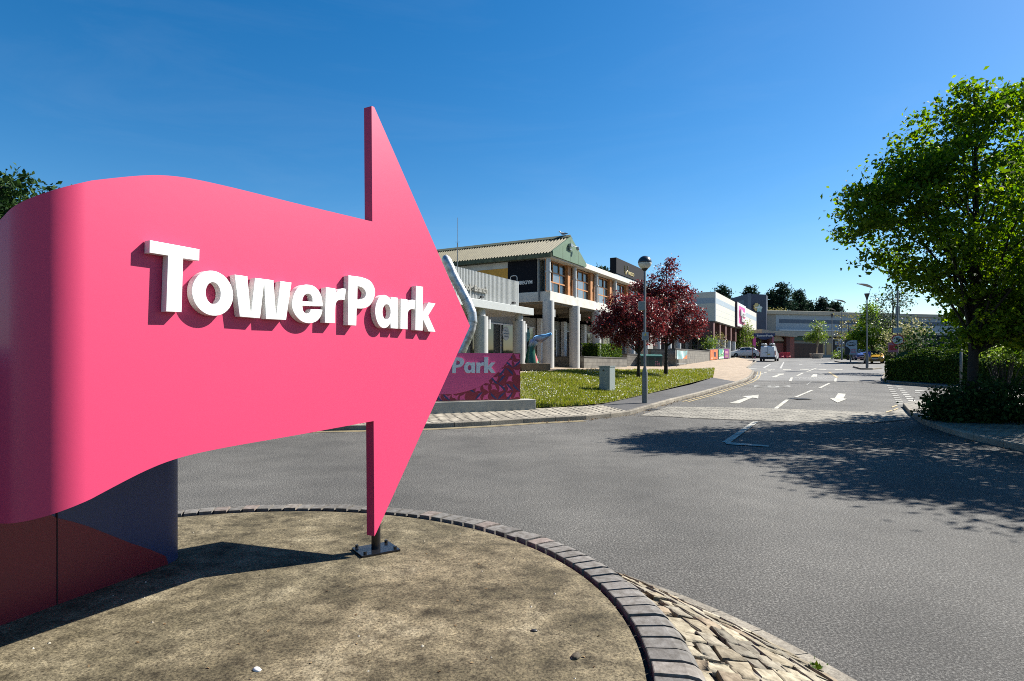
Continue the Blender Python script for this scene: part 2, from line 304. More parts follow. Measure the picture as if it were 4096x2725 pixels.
# ---------------------------------------------------------------- mesh builder
class MB:
    def __init__(s): s.v = []; s.f = []; s.mi = []; s.cur = 0; s.fc = []; s.col = None
    def add(s, vs, fs):
        o = len(s.v); s.v += [tuple(p) for p in vs]
        for f in fs: s.f.append(tuple(i + o for i in f)); s.mi.append(s.cur); s.fc.append(s.col)
        return s
    def box(s, x0, x1, y0, y1, z0, z1):
        return s.add([(x0, y0, z0), (x1, y0, z0), (x1, y1, z0), (x0, y1, z0), (x0, y0, z1), (x1, y0, z1), (x1, y1, z1), (x0, y1, z1)],
                     [(0, 3, 2, 1), (4, 5, 6, 7), (0, 1, 5, 4), (1, 2, 6, 5), (2, 3, 7, 6), (3, 0, 4, 7)])
    def hexa(s, b, t):      # bottom quad, top quad
        return s.add(list(b) + list(t), [(0, 3, 2, 1), (4, 5, 6, 7), (0, 1, 5, 4), (1, 2, 6, 5), (2, 3, 7, 6), (3, 0, 4, 7)])
    def cyl(s, cx, cy, z0, z1, r0, r1=None, n=20, cap=True):
        r1 = r0 if r1 is None else r1
        a = [2 * math.pi * i / n for i in range(n)]
        vs = [(cx + r0 * math.cos(t), cy + r0 * math.sin(t), z0) for t in a] + [(cx + r1 * math.cos(t), cy + r1 * math.sin(t), z1) for t in a]
        fs = [(i, (i + 1) % n, n + (i + 1) % n, n + i) for i in range(n)]
        if cap: fs += [tuple(range(n - 1, -1, -1)), tuple(range(n, 2 * n))]
        return s.add(vs, fs)
    def lathe(s, prof, n=24, cx=0, cy=0, axis='z', cz=0):
        vs = []; fs = []
        for (r, z) in prof:
            for i in range(n):
                t = 2 * math.pi * i / n
                if axis == 'z': vs.append((cx + r * math.cos(t), cy + r * math.sin(t), cz + z))
                elif axis == 'y': vs.append((cx + r * math.cos(t), cy + z, cz + r * math.sin(t)))
                else: vs.append((cx + z, cy + r * math.cos(t), cz + r * math.sin(t)))
        for j in range(len(prof) - 1):
            for i in range(n): fs.append((j * n + i, j * n + (i + 1) % n, (j + 1) * n + (i + 1) % n, (j + 1) * n + i))
        fs.append(tuple(range(n - 1, -1, -1))); m = (len(prof) - 1) * n; fs.append(tuple(range(m, m + n)))
        return s.add(vs, fs)
    def tube(s, pts, rad, n=8, cap=True):
        pts = [Vector(p) for p in pts]
        if not hasattr(rad, '__len__'): rad = [rad] * len(pts)
        vs = []; fs = []; up = Vector((.13, .29, .95)).normalized(); prev = None
        for i, p in enumerate(pts):
            d = (pts[min(i + 1, len(pts) - 1)] - pts[max(i - 1, 0)]).normalized()
            if prev is None:
                a = d.cross(up)
                if a.length < .1: a = d.cross(Vector((1, 0, 0)))
            else: a = prev - d * prev.dot(d)
            a.normalize(); prev = a; b = d.cross(a)
            for k in range(n):
                t = 2 * math.pi * k / n; vs.append(p + (a * math.cos(t) + b * math.sin(t)) * rad[i])
        for j in range(len(pts) - 1):
            for k in range(n): fs.append((j * n + k, j * n + (k + 1) % n, (j + 1) * n + (k + 1) % n, (j + 1) * n + k))
        if cap:
            fs.append(tuple(range(n - 1, -1, -1))); m = (len(pts) - 1) * n; fs.append(tuple(range(m, m + n)))
        return s.add(vs, fs)
    def prism(s, poly, fn0, fn1):
        "poly 2-D outline; fn0/fn1 map (a,b) to 3-D for the two ends"
        n = len(poly)
        vs = [fn0(*p) for p in poly] + [fn1(*p) for p in poly]
        fs = [tuple(range(n - 1, -1, -1)), tuple(range(n, 2 * n))] + [(i, (i + 1) % n, n + (i + 1) % n, n + i) for i in range(n)]
        return s.add(vs, fs)
    def grid(s, rows, flip=False):
        o = []; nr = len(rows); nc = len(rows[0])
        for r in rows: o += list(r)
        fs = []
        for i in range(nr - 1):
            for j in range(nc - 1):
                f = (i * nc + j, i * nc + j + 1, (i + 1) * nc + j + 1, (i + 1) * nc + j)
                fs.append(f[::-1] if flip else f)
        return s.add(o, fs)
    def build(s, name, m, parent=None, smooth=False, bevel=0., kind=None, auto=False):
        me = bpy.data.meshes.new(name); me.from_pydata(s.v, [], s.f)
        ms = m if isinstance(m, (list, tuple)) else [m]
        for x in ms: me.materials.append(x)
        if len(ms) > 1: me.polygons.foreach_set('material_index', s.mi)
        if any(c is not None for c in s.fc):
            ca = me.color_attributes.new('piece', 'FLOAT_COLOR', 'CORNER'); d = []
            for f, c in zip(s.f, s.fc):
                for _ in f: d += [*(c or (.5, .5, .5)), 1]
            ca.data.foreach_set('color', d)
        if smooth: me.polygons.foreach_set('use_smooth', [True] * len(me.polygons))
        me.update()
        o = bpy.data.objects.new(name, me); COL.objects.link(o)
        if parent: o.parent = parent
        if bevel:
            b = o.modifiers.new('bev', 'BEVEL'); b.width = bevel; b.segments = 2; b.limit_method = 'ANGLE'; b.angle_limit = R(40)
        if smooth and auto:
            try:
                me.set_sharp_from_angle(angle=R(40))
            except Exception: pass
        if kind: o['kind'] = kind
        return o

def tag(o, label, cat, group=None, kind=None):
    if label: o['label'] = label
    if cat: o['category'] = cat
    if group: o['group'] = group
    if kind: o['kind'] = kind
    return o

def thing(name, label, cat, loc=(0, 0, 0), rz=0, group=None):
    o = bpy.data.objects.new(name, None); COL.objects.link(o); o.empty_display_size = .3
    o.location = loc; o.rotation_euler = (0, 0, rz)
    return tag(o, label, cat, group)

def dup(root, loc, rz, label, s=None):
    r = root.copy(); COL.objects.link(r); r.location = loc; r.rotation_euler = (0, 0, rz); r['label'] = label
    if s: r.scale = (s, s, s)
    for ch in list(root.children):
        c = ch.copy(); COL.objects.link(c); c.parent = r
        for g in ch.children:
            d = g.copy(); COL.objects.link(d); d.parent = c
    return r

# ---------------------------------------------------------------- lettering
def glyph_mesh(polys, depth, name='lettering', bevel=0.):
    "polys: list of closed 2-D outlines (holes included); returns verts, faces of an extruded flat shape in x,y with z thickness"
    cu = bpy.data.curves.new(name, 'CURVE'); cu.dimensions = '2D'; cu.fill_mode = 'BOTH'; cu.extrude = depth / 2
    if bevel: cu.bevel_depth = bevel; cu.bevel_resolution = 1; cu.offset = -bevel
    for p in polys:
        sp = cu.splines.new('POLY'); sp.points.add(len(p) - 1)
        for i, q in enumerate(p): sp.points[i].co = (q[0], q[1], 0, 1)
        sp.use_cyclic_u = True
    return _curve_geo(cu)

def _curve_geo(cu):
    o = bpy.data.objects.new('tmp', cu); COL.objects.link(o)
    dg = bpy.context.evaluated_depsgraph_get(); ev = o.evaluated_get(dg); me = ev.to_mesh()
    vs = [tuple(v.co) for v in me.vertices]; fs = [tuple(p.vertices) for p in me.polygons]
    ev.to_mesh_clear(); bpy.data.objects.remove(o); bpy.data.curves.remove(cu)
    return vs, fs

def text_geo(txt, size, depth, bold=.0, align='LEFT', space=1.):
    cu = bpy.data.curves.new('txt', 'FONT'); cu.body = txt; cu.size = size; cu.extrude = depth / 2; cu.offset = bold
    cu.align_x = align; cu.space_character = space
    return _curve_geo(cu)

def smooth_outline(pts, n=6):
    "points (x,y) are corners, (x,y,1) are on a smooth curve"
    out = []; N = len(pts)
    for i in range(N):
        p1, p2 = pts[i], pts[(i + 1) % N]
        if len(p1) == 2 and len(p2) == 2: out.append(p1[:2]); continue
        p0 = pts[i - 1] if len(p1) == 3 else p1
        p3 = pts[(i + 2) % N] if len(p2) == 3 else p2
        for k in range(n):
            t = k / n; q = []
            for a in (0, 1):
                q.append(.5 * (2 * p1[a] + (p2[a] - p0[a]) * t + (2 * p0[a] - 5 * p1[a] + 4 * p2[a] - p3[a]) * t * t + (-p0[a] + 3 * p1[a] - 3 * p2[a] + p3[a]) * t ** 3))
            out.append(tuple(q))
    return out

# the word on the arrow, outlines measured in a picture enlargement
S = 1
GL = [
 [[(162,103),(497,165),(495,241),(387,226),(376,587),(272,583),(285,207),(160,187)]],
 [[(585+139*math.cos(a), 460+.11*139*math.cos(a)+151*math.sin(a)) for a in [i*math.pi/20 for i in range(40)]],
  [(589+50*math.cos(a), 460+.11*50*math.cos(a)+74*math.sin(a)) for a in [i*math.pi/14 for i in range(28)]]],
 [[(733,335),(820,347),(843,600),(870,357),(995,373),(1013,610),(1042,379),(1117,389),(1080,640),(945,633),(932,392),(905,629),(768,617)]],
 [[(1328,548),(1190,544),(1196,578,S),(1216,598,S),(1237,590,S),(1246,568),(1326,571),(1314,614,S),(1285,648,S),(1238,662,S),(1188,650,S),(1148,614,S),(1125,570,S),(1120,530,S),(1130,475,S),(1155,430,S),(1192,407,S),(1226,403,S),(1266,412,S),(1300,442,S),(1321,490,S)],
  [(1190,514),(1258,518),(1256,490,S),(1244,469,S),(1225,463,S),(1205,473,S),(1193,494,S)]],
 [[(1348,420),(1412,428),(1414,462),(1430,441,S),(1455,429,S),(1485,431),(1474,506),(1442,504,S),(1420,520,S),(1412,560,S),(1411,662),(1341,658)]],
 [[(1500,340),(1585,351),(1640,372,S),(1670,410,S),(1680,455,S),(1668,505,S),(1640,545,S),(1600,562,S),(1556,562),(1553,678),(1497,674)],
  [(1562,412),(1590,420,S),(1611,440,S),(1618,465,S),(1609,490,S),(1586,503,S),(1560,503)]],
 [[(1788,506),(1765,480,S),(1736,472,S),(1706,490,S),(1686,535,S),(1680,585,S),(1690,640,S),(1712,681,S),(1740,695,S),(1764,686,S),(1783,662),(1785,695),(1832,699),(1834,491),(1789,485)],
  [(1757+27*math.cos(a), 586+52*math.sin(a)) for a in [i*math.pi/12 for i in range(24)]]],
 [[(1853,497),(1898,502),(1898,530),(1910,513,S),(1928,504,S),(1951,507),(1945,570),(1926,566,S),(1909,576,S),(1900,602,S),(1899,703),(1850,699)]],
 [[(1955,410),(2003,417),(2001,592),(2040,522),(2087,530),(2038,610),(2087,720),(2040,717),(2003,637),(2000,712),(1951,708)]],
]
# ---------------------------------------------------------------- arrow sign
TX, TY = .4862, .8738                 # direction of the road and of the sign's face
NX, NY = TY, -TX                      # the side that faces the road
X0, Y0 = -.857, 3.70
MZ = .45                              # top of the mound

def plane_pt(px, py, off=0.):
    ox, oy = X0 + NX * off, Y0 + NY * off
    u = (px - CX) / F
    l = (u * oy - ox) / (TX - u * TY)
    Y = oy + l * TY
    return l, CZ + (HZ - py) / F * Y

WORD = []
for g in GL:
    W = []
    for k in g:
        o = smooth_outline(k)
        W.append([plane_pt((500 + x / 1.6836) / 4, (900 + y / 1.6836) / 4, .035) for x, y in o])
    WORD.append(W)

def word_geo(depth, bevel=0.):
    polys = [p for g in WORD for p in g]
    return glyph_mesh(polys, depth, bevel=bevel)

sign = thing('arrow_sign', 'giant pink arrow sign with white raised TowerPark letters on a concrete roundabout', 'sign', (X0, Y0, MZ), math.atan2(TY, TX))
# local frame: x along the face, y away from the road side (-n), z up from the mound
TH = .062
IROT = Matrix.Rotation(-math.atan2(TY, TX), 3, 'Z')
def loc(x, y, z): v = IROT @ Vector((x - X0, y - Y0, 0)); return (v.x, v.y, z - MZ)

# head
head = [plane_pt(371.6, 106), plane_pt(374.4, 536.3), plane_pt(376.2, 533), plane_pt(470, 325.8), plane_pt(374.2, 107)]
hm = MB(); hm.prism(head, lambda a, b: (a, 0, b - MZ), lambda a, b: (a, TH, b - MZ))
hm.build('arrowhead', M['pink'], sign)

# ribbon path: straight face, tight bend, then wrapping behind the drum
zc_tab = [(.02, 1.895), (-.57, 1.872), (-.98, 1.86), (-1.2, 1.848), (-1.33, 1.826), (-1.438, 1.788), (-1.55, 1.744), (-1.63, 1.715), (-1.72, 1.672), (-1.84, 1.635), (-1.98, 1.60), (-2.5, 1.5), (-4, 1.42), (-8, 1.4)]
def zc(s):
    for (a, za), (b, zb) in zip(zc_tab, zc_tab[1:]):
        if s >= b: return za + (zb - za) * (s - a) / (b - a)
    return 1.4
def zcs(s):   # smoothed
    return sum(zc(s + d) * w for d, w in ((-.12, 1), (-.08, 2), (-.04, 3), (0, 4), (.04, 3), (.08, 2), (.12, 1))) / 16
path = []; s = 0.0; x, y = X0, Y0; h = math.atan2(-TY, -TX)
def step(ds, k):
    global x, y, h, s
    path.append((x, y, h, s)); h += k * ds; x += math.cos(h) * ds; y += math.sin(h) * ds; s -= ds
while s > -1.60: step(.02, 0)
a0 = h
while h > a0 - R(88): step(.008, -1 / .18)
for _ in range(12): step(.03, -.45)
for _ in range(9): step(.04, -.3)
rm = MB(); rings = []; x_h = .03
for (px_, py_, hh, ss) in path:
    nx, ny = -math.sin(hh), math.cos(hh)          # left of travel = outward
    z = zcs(ss); H = .615 - .012 * min(1, max(0, (-ss - 1.58) / .12)) - .03 * min(1, max(0, (-ss - 1.7) / .25))
    o_ = (px_, py_); i_ = (px_ - nx * TH, py_ - ny * TH)
    rings.append([loc(o_[0], o_[1], z - H), loc(o_[0], o_[1], z - H * .3), loc(o_[0], o_[1], z + H * .3), loc(o_[0], o_[1], z + H), loc(i_[0], i_[1], z + H), loc(i_[0], i_[1], z - H), loc(o_[0], o_[1], z - H)])
(la, za), (lb_, zb_) = head[0], head[1]
for q in rings[0:1]:
    for i, p in enumerate(q): q[i] = (la + (lb_ - la) * (p[2] + MZ - za) / (zb_ - za), p[1], p[2])
rings[1:2] = []
rm.grid(rings, flip=False)
rm.add([r for r in rings[-1][:6]], [(0, 1, 2, 3, 4, 5)])
rm.build('banner', M['pink'], sign, smooth=True, auto=True)

vs, fs = word_geo(.035, .0015)
lm = MB(); lm.add([(vx, -.0215 - vz, vy - MZ) for vx, vy, vz in vs], fs)
lm.build('lettering', M['letter'], sign)

# drum base behind the ribbon: navy with a dark red lower sweep and a vertical joint
DC, DR = (-2.65, 3.35), .70
FA = Vector((-2.036, 3.545)); FD = Vector((-.3313, -.9435)); FN = Vector((.9435, -.3313)); RC_ = .16; FL = 1.45; FT = .95
dl = loc(*(FA + FD * .5 - FN * .4), MZ)
ol = []
def corner(c, a0_, a1_):
    for i in range(13):
        t_ = a0_ + (a1_ - a0_) * i / 12; ol.append((c.x + RC_ * math.cos(t_), c.y + RC_ * math.sin(t_)))
na = math.atan2(FN.y, FN.x)
corner(FA - FN * RC_, na + math.pi / 2, na); corner(FA + FD * FL - FN * RC_, na, na - math.pi / 2)
corner(FA + FD * FL - FN * (FT - RC_), na - math.pi / 2, na - math.pi); corner(FA - FN * (FT - RC_), na - math.pi, na - 1.5 * math.pi)
db = MB(); db.prism(ol, lambda a_, b_: loc(a_, b_, MZ - .02), lambda a_, b_: loc(a_, b_, 1.72))
o_ = db.build('base_block', M['navy'], sign, smooth=True, auto=True)
def face_hit(px, py):
    u = (px - CX) / F; t_ = (u * FA.y - FA.x) / (FD.x - u * FD.y); return t_, ZP(py, FA.y + FD.y * t_)
bd = [face_hit(*q) for q in ((172, 560.5), (165, 556), (150, 549.5), (130, 543), (110, 535), (87, 526), (70, 521), (56.5, 518), (30, 505), (0, 490))]
rr = MB(); pts = [(0.0, MZ)] + [(max(0, t_), z_) for t_, z_ in bd] + [(FL, bd[-1][1]), (FL, MZ)]
fw = lambda t_, z_, o_: loc(*(FA + FD * t_ + FN * o_), z_)
rr.prism(pts, lambda a_, b_: fw(a_, b_, .004), lambda a_, b_: fw(a_, b_, -.01)); rr.build('red_wrap', M['darkred'], sign)
ts = face_hit(56.5, 560)[0]; sm_ = MB()
sm_.hexa([fw(ts - .003, MZ, .0), fw(ts - .003, MZ, .0055), fw(ts + .003, MZ, .0055), fw(ts + .003, MZ, 0)], [fw(ts - .003, 1.3, .0), fw(ts - .003, 1.3, .0055), fw(ts + .003, 1.3, .0055), fw(ts + .003, 1.3, 0)]); sm_.build('seam', M['seam'], sign)
# hidden fixing between drum and ribbon
br_ = MB(); pe = path[-7]; e0 = loc(pe[0] + math.sin(pe[2]) * .06, pe[1] - math.cos(pe[2]) * .06, 1.5)
br_.tube([(dl[0], dl[1], 1.0), (e0[0], e0[1], 1.0)], .05); br_.build('bracket', M['blackgloss'], sign)
# foot
pp = loc(*XY(375.9, 3.80), MZ); po = MB(); po.cyl(pp[0], pp[1] , .012, .75, .029, n=20)
post = po.build('post', M['blackgloss'], sign, smooth=True, auto=True)
pl = MB(); ca, sa = math.cos(R(-28)), math.sin(R(-28))
pc = [(pp[0] + ca * a_ - sa * b_, pp[1] + sa * a_ + ca * b_) for a_, b_ in ((-.125, -.1), (.125, -.1), (.125, .1), (-.125, .1))]
pl.hexa([(a_, b_, 0) for a_, b_ in pc], [(a_, b_, .014) for a_, b_ in pc]); pl.build('base_plate', M['blackgloss'], post, bevel=.002)
for a_, b_ in pc:
    bx_, by_ = pp[0] + (a_ - pp[0]) * .78, pp[1] + (b_ - pp[1]) * .78
    bo = MB(); bo.cyl(bx_, by_, .014, .032, .011, n=6); bo.build('bolt', M['blackgloss'], post)

# ---------------------------------------------------------------- roundabout
RC = (-1.70, 2.605)
def concrete():
    m = MB(); rings = []; N = 120
    for r in [0, .25, .5, .8, 1.1, 1.4, 1.7, 2.0, 2.15, 2.235]:
        rings.append([(RC[0] + r * math.cos(2 * math.pi * i / N), RC[1] + r * math.sin(2 * math.pi * i / N), MZ - (.012 if r > 2.2 else 0.0)) for i in range(N + 1)])
    m.grid(rings, flip=True)
    return m.build('roundabout_concrete', M['concrete_top'], kind='structure')
concrete()
bm_ = MB(); NB = 134
for i in range(NB):
    t0 = 2 * math.pi * (i + .06) / NB; t1 = 2 * math.pi * (i + .895 - .02 * random.random()) / NB
    k = random.random(); base = (.160, .152, .140) if k < .80 else ((.185, .155, .138) if k < .94 else (.195, .178, .158))
    f_ = random.uniform(.85, 1.2); bm_.col = tuple(c * f_ for c in base)
    zt = MZ + .006 + random.uniform(-.004, .004); dr = random.uniform(-.005, .005)
    prof = [(2.262, -.12), (2.262, 0), (2.266, .002), (2.39, .001), (2.43, -.008), (2.455, -.026), (2.469, -.055), (2.474, -.12)]
    a_ = [(RC[0] + (r + dr) * math.cos(t0), RC[1] + (r + dr) * math.sin(t0), zt + z) for r, z in prof]
    b_ = [(RC[0] + (r + dr) * math.cos(t1), RC[1] + (r + dr) * math.sin(t1), zt + z) for r, z in prof]
    n = len(prof)
    bm_.add(a_ + b_, [(j, j + 1, n + j + 1, n + j) for j in range(n - 1)] + [tuple(range(n - 1, -1, -1)), tuple(range(n, 2 * n))])
bm_.build('brick_edging', M['brickpiece'], kind='structure')
mo = MB(); N = 160
mo.grid([[(RC[0] + r * math.cos(2 * math.pi * i / N), RC[1] + r * math.sin(2 * math.pi * i / N), z) for i in range(N + 1)] for r, z in ((2.20, MZ - .045), (2.40, MZ - .012), (2.44, MZ - .03), (2.462, MZ - .07), (2.462, .2))], flip=True)
mo.build('mortar_bed', M['mortar'], kind='structure')
# sloping cobbled apron with a concrete edging
OC, OR = (-2.138, 1.757), 4.11
def outer_r(t):
    d = Vector((math.cos(t), math.sin(t))); c = Vector((OC[0] - RC[0], OC[1] - RC[1])); b = d.dot(c)
    return b + math.sqrt(max(0, b * b - c.length_squared + OR * OR))
def apron_pt(t, f, dz=0.):
    ro = outer_r(t) - .13; r = 2.47 + (ro - 2.47) * f
    z = .30 + (.035 - .30) * f + .04 * math.sin(math.pi * f)
    return (RC[0] + r * math.cos(t), RC[1] + r * math.sin(t), z + dz)
ap = MB(); N = 160
ap.grid([[apron_pt(2 * math.pi * i / N, f, -.012) for i in range(N + 1)] for f in [k / 8 for k in range(9)]], flip=True)
ap.build('apron_bed', M['apron'], kind='structure')
st = MB()
for row in range(16):
    t = 0
    while t < 2 * math.pi:
        f0, f1 = row / 10 + .006, (row + 1) / 10 - .006
        ro = outer_r(t) - .13; wid = (ro - 2.47)
        nrow = max(3, round(wid / .105))
        if row >= nrow: break_row = True
        rows_n = nrow
        if row >= rows_n:
            t += .06; continue
        f0, f1 = (row + .03) / rows_n, (row + .97) / rows_n
        f0 += random.uniform(-.025, .02); f1 += random.uniform(-.02, .025)
        r_ = 2.47 + wid * (f0 + f1) / 2; dt = random.uniform(.11, .21) / r_; gap = .010 / r_
        t0, t1 = t + gap * random.uniform(.6, 1.6), t + dt - gap * .5
        jit = lambda: random.uniform(-.012, .012)
        hz_ = random.uniform(.008, .018)
        k = random.uniform(.75, 1.25); st.col = random.choice([(.29, .255, .185), (.24, .205, .145), (.33, .295, .225), (.25, .20, .14), (.20, .18, .14)]); st.col = tuple(c * k for c in st.col)
        def q_(ff, tt, dz): p = apron_pt(tt, ff, dz); return (p[0] + jit(), p[1] + jit(), p[2])
        b_ = [q_(f0, t0, -.02), q_(f1, t0, -.02), q_(f1, t1, -.02), q_(f0, t1, -.02)]
        fm, tm = (f0 + f1) / 2, (t0 + t1) / 2
        cx_ = sum(p[0] for p in b_) / 4; cy_ = sum(p[1] for p in b_) / 4
        mid = [(p[0], p[1], p[2] + .02 + hz_ * .55) for p in b_]
        tp = [(cx_ + (p[0] - cx_) * .88, cy_ + (p[1] - cy_) * .88, p[2] + .02 + hz_ + random.uniform(-.004, .004)) for p in b_]
        v = b_ + mid + tp
        st.add(v, [(i, (i + 1) % 4, 4 + (i + 1) % 4, 4 + i) for i in range(4)] + [(4 + i, 4 + (i + 1) % 4, 8 + (i + 1) % 4, 8 + i) for i in range(4)] + [(8, 9, 10, 11)])
        t += dt
sto = st.build('apron_cobbles', M['stonepiece'], kind='structure', smooth=True)
bv_ = sto.modifiers.new('b', 'BEVEL'); bv_.width = .011; bv_.segments = 2; bv_.limit_method = 'NONE'
sb_ = sto.modifiers.new('s', 'SUBSURF'); sb_.levels = 1; sb_.render_levels = 1; sb_.subdivision_type = 'SIMPLE'
tx_ = bpy.data.textures.new('rough', 'CLOUDS'); tx_.noise_scale = .035; tx_.noise_depth = 3
dm = sto.modifiers.new('d', 'DISPLACE'); dm.texture = tx_; dm.texture_coords = 'GLOBAL'; dm.strength = .022; dm.mid_level = .55
ke = MB(); N = 80
for i in range(N):
    t0, t1 = 2 * math.pi * (i + .012) / N, 2 * math.pi * (i + .988) / N
    pr = [(-.13, .0), (-.13, .042), (-.02, .032), (0, .012), (0, -.05)]
    a_ = [(OC[0] + (OR + r) * math.cos(t0), OC[1] + (OR + r) * math.sin(t0), z) for r, z in pr]; b_ = [(OC[0] + (OR + r) * math.cos(t1), OC[1] + (OR + r) * math.sin(t1), z) for r, z in pr]
    ke.add(a_ + b_, [(j, j + 1, 6 + j, 5 + j) for j in range(4)] + [(4, 3, 2, 1, 0), (5, 6, 7, 8, 9)])
ke.build('apron_kerb', M['kerb'], kind='structure')
# ---------------------------------------------------------------- leaves
def leaf_mesh(name, C, size, m, parent=None, flat=.35, up=.3, kind=None, aspect=.55, sizevar=.35, dirs=None):
    "many leaf-sized faces at the points C"
    C = np.asarray(C, dtype=np.float64); n = len(C)
    nrm = rng.normal(size=(n, 3)); nrm[:, 2] += up * 2; nrm /= np.linalg.norm(nrm, axis=1)[:, None]
    d = rng.normal(size=(n, 3)) if dirs is None else dirs + rng.normal(size=(n, 3)) * .4
    d -= nrm * (d * nrm).sum(1)[:, None]; d /= np.linalg.norm(d, axis=1)[:, None]
    w = np.cross(nrm, d)
    s_ = size * (1 + sizevar * rng.uniform(-1, 1, size=n))[:, None]
    a = C - d * s_ * .5; b = C + w * s_ * aspect * .5 + nrm * s_ * .08; c = C + d * s_ * .5 - nrm * s_ * .12; e = C - w * s_ * aspect * .5 + nrm * s_ * .08
    V = np.stack([a, b, c, e], 1).reshape(-1, 3)
    me = bpy.data.meshes.new(name); me.vertices.add(4 * n); me.vertices.foreach_set('co', V.ravel())
    me.loops.add(4 * n); me.loops.foreach_set('vertex_index', np.arange(4 * n, dtype=np.int32))
    me.polygons.add(n); me.polygons.foreach_set('loop_start', np.arange(0, 4 * n, 4, dtype=np.int32)); me.polygons.foreach_set('loop_total', np.full(n, 4, dtype=np.int32))
    me.materials.append(m); me.update(); me.validate()
    o = bpy.data.objects.new(name, me); COL.objects.link(o)
    if parent: o.parent = parent
    if kind: o['kind'] = kind
    return o

def blob_clusters(blobs, shell=.62):
    out = []
    for (cx_, cy_, cz_, rx, ry, rz_, n) in blobs:
        d = rng.normal(size=(n, 3)); d /= np.linalg.norm(d, axis=1)[:, None]
        r = rng.uniform(0, 1, size=n) ** .45; r = shell * .4 + (1 - shell * .4) * r
        r *= 1 + .14 * np.sin(5 * d[:, 0] + 3 * cx_ + 2) * np.cos(4 * d[:, 2] + cy_)
        out.append(np.array([cx_, cy_, cz_]) + d * r[:, None] * np.array([rx, ry, rz_]))
    return np.concatenate(out)

def make_tree(name, label, cat, base, blobs, leafm, trunk_h, trunk_r, leaf=.14, per=16, sigma=.28, bark='bark', group=None, nbr=26, lean=(0, 0), up=.25, flat=.6, stems=1, aspect=.6):
    "blobs relative to the base"
    t = thing(name, label, cat, base, 0, group)
    K = blob_clusters(blobs)
    pts = (K[:, None, :] + rng.normal(size=(len(K), per, 3)) * sigma * np.array([1, 1, flat])).reshape(-1, 3)
    leaf_mesh('crown', pts, leaf, M[leafm], t, up=up, aspect=aspect)
    m = MB(); top = max(b[2] + b[5] * .55 for b in blobs)
    for sidx in range(stems):
        ox = 0 if stems == 1 else random.uniform(-.3, .3); oy = 0 if stems == 1 else random.uniform(-.3, .3)
        P_ = []; Rr = []
        for i in range(9):
            f = i / 8; z = top * f
            P_.append((ox * f * 3 + lean[0] * f + .06 * math.sin(3 * f + sidx) * trunk_r * 8, oy * f * 3 + lean[1] * f + .05 * math.cos(4 * f) * trunk_r * 6, z - .1 if i == 0 else z))
            Rr.append(trunk_r * (1.25 if i == 0 else 1) * (1 - .85 * f ** 1.1))
        m.tube(P_, Rr, 10)
        for k in rng.choice(len(K), min(nbr, len(K)), replace=False):
            e = Vector(K[k]); f = min(.92, max(trunk_h / top, random.uniform(.25, .85) * (e.z / top)))
            j = f * 8; i0 = min(7, int(j)); s_ = Vector(P_[i0]).lerp(Vector(P_[i0 + 1]), j - i0)
            mid = s_.lerp(e, .5) + Vector((0, 0, .12 * (e - s_).length)); r0 = trunk_r * .34 * (1 - f * .6)
            m.tube([s_, s_.lerp(mid, .5) + Vector((0, 0, .03)), mid, e], [r0, r0 * .75, r0 * .5, r0 * .12], 6)
    m.build('trunk', M[bark], t, smooth=True)
    return t

def hedge(name, label, base, rz, L_, W_, H_, leafm, n, leaf=.09, group=None, cat='hedge', round_=.12, bumpy=.06, dome=0.):
    t = thing(name, label, cat, base, rz, group)
    k = MB(); e = .1
    k.box(-L_ / 2 + e, L_ / 2 - e, -W_ / 2 + e, W_ / 2 - e, 0, H_ - e); 
    if dome: k.hexa([(-L_ / 2 + e, -W_ / 2 + e, H_ - e), (L_ / 2 - e, -W_ / 2 + e, H_ - e), (L_ / 2 - e, W_ / 2 - e, H_ - e), (-L_ / 2 + e, W_ / 2 - e, H_ - e)], [(-L_ / 2 + .5, -W_ * .2, H_ + dome * .75), (L_ / 2 - .5, -W_ * .2, H_ + dome * .75), (L_ / 2 - .5, W_ * .2, H_ + dome * .75), (-L_ / 2 + .5, W_ * .2, H_ + dome * .75)])
    k.build('stems', M['leaf_dark'], t)
    A = [L_ * W_, L_ * H_, L_ * H_, W_ * H_, W_ * H_]; s_ = sum(A); pts = []
    for face, a in enumerate(A):
        c = int(n * a / s_); u = rng.uniform(-.5, .5, c); v = rng.uniform(0, 1, c); dep = np.abs(rng.normal(0, bumpy, c))
        if face == 0: p = np.stack([u * L_, (v - .5) * W_, H_ - dep + bumpy * np.sin(u * L_ * 3) + dome * (1 - (2 * v - 1) ** 2) * (1 - (2 * np.abs(u)) ** 6)], 1)
        elif face in (1, 2):
            sg = -1 if face == 1 else 1; p = np.stack([u * L_, sg * (W_ / 2 - dep - round_ * (v > .8) * (v - .8) * 4 * .3), v * H_], 1)
        else:
            sg = -1 if face == 3 else 1; p = np.stack([sg * (L_ / 2 - dep), u * W_, v * H_], 1)
        pts.append(p)
    leaf_mesh('foliage', np.concatenate(pts), leaf, M[leafm], t, up=.15)
    return t

def shrub(name, label, base, blobs, leafm, leaf, per, sigma, group=None, cat='shrub'):
    t = thing(name, label, cat, base, 0, group)
    K = blob_clusters(blobs, .8)
    pts = (K[:, None, :] + rng.normal(size=(len(K), per, 3)) * sigma).reshape(-1, 3); pts[:, 2] = np.maximum(pts[:, 2], .02)
    leaf_mesh('foliage', pts, leaf, M[leafm], t, up=.2)
    m = MB()
    for k in rng.choice(len(K), min(18, len(K)), replace=False):
        e = K[k]; m.tube([(e[0] * .25, e[1] * .25, -.05), (e[0] * .6, e[1] * .6, e[2] * .6), tuple(e)], [.03, .02, .008], 5)
    m.build('stems', M['bark_dark'], t)
    return t

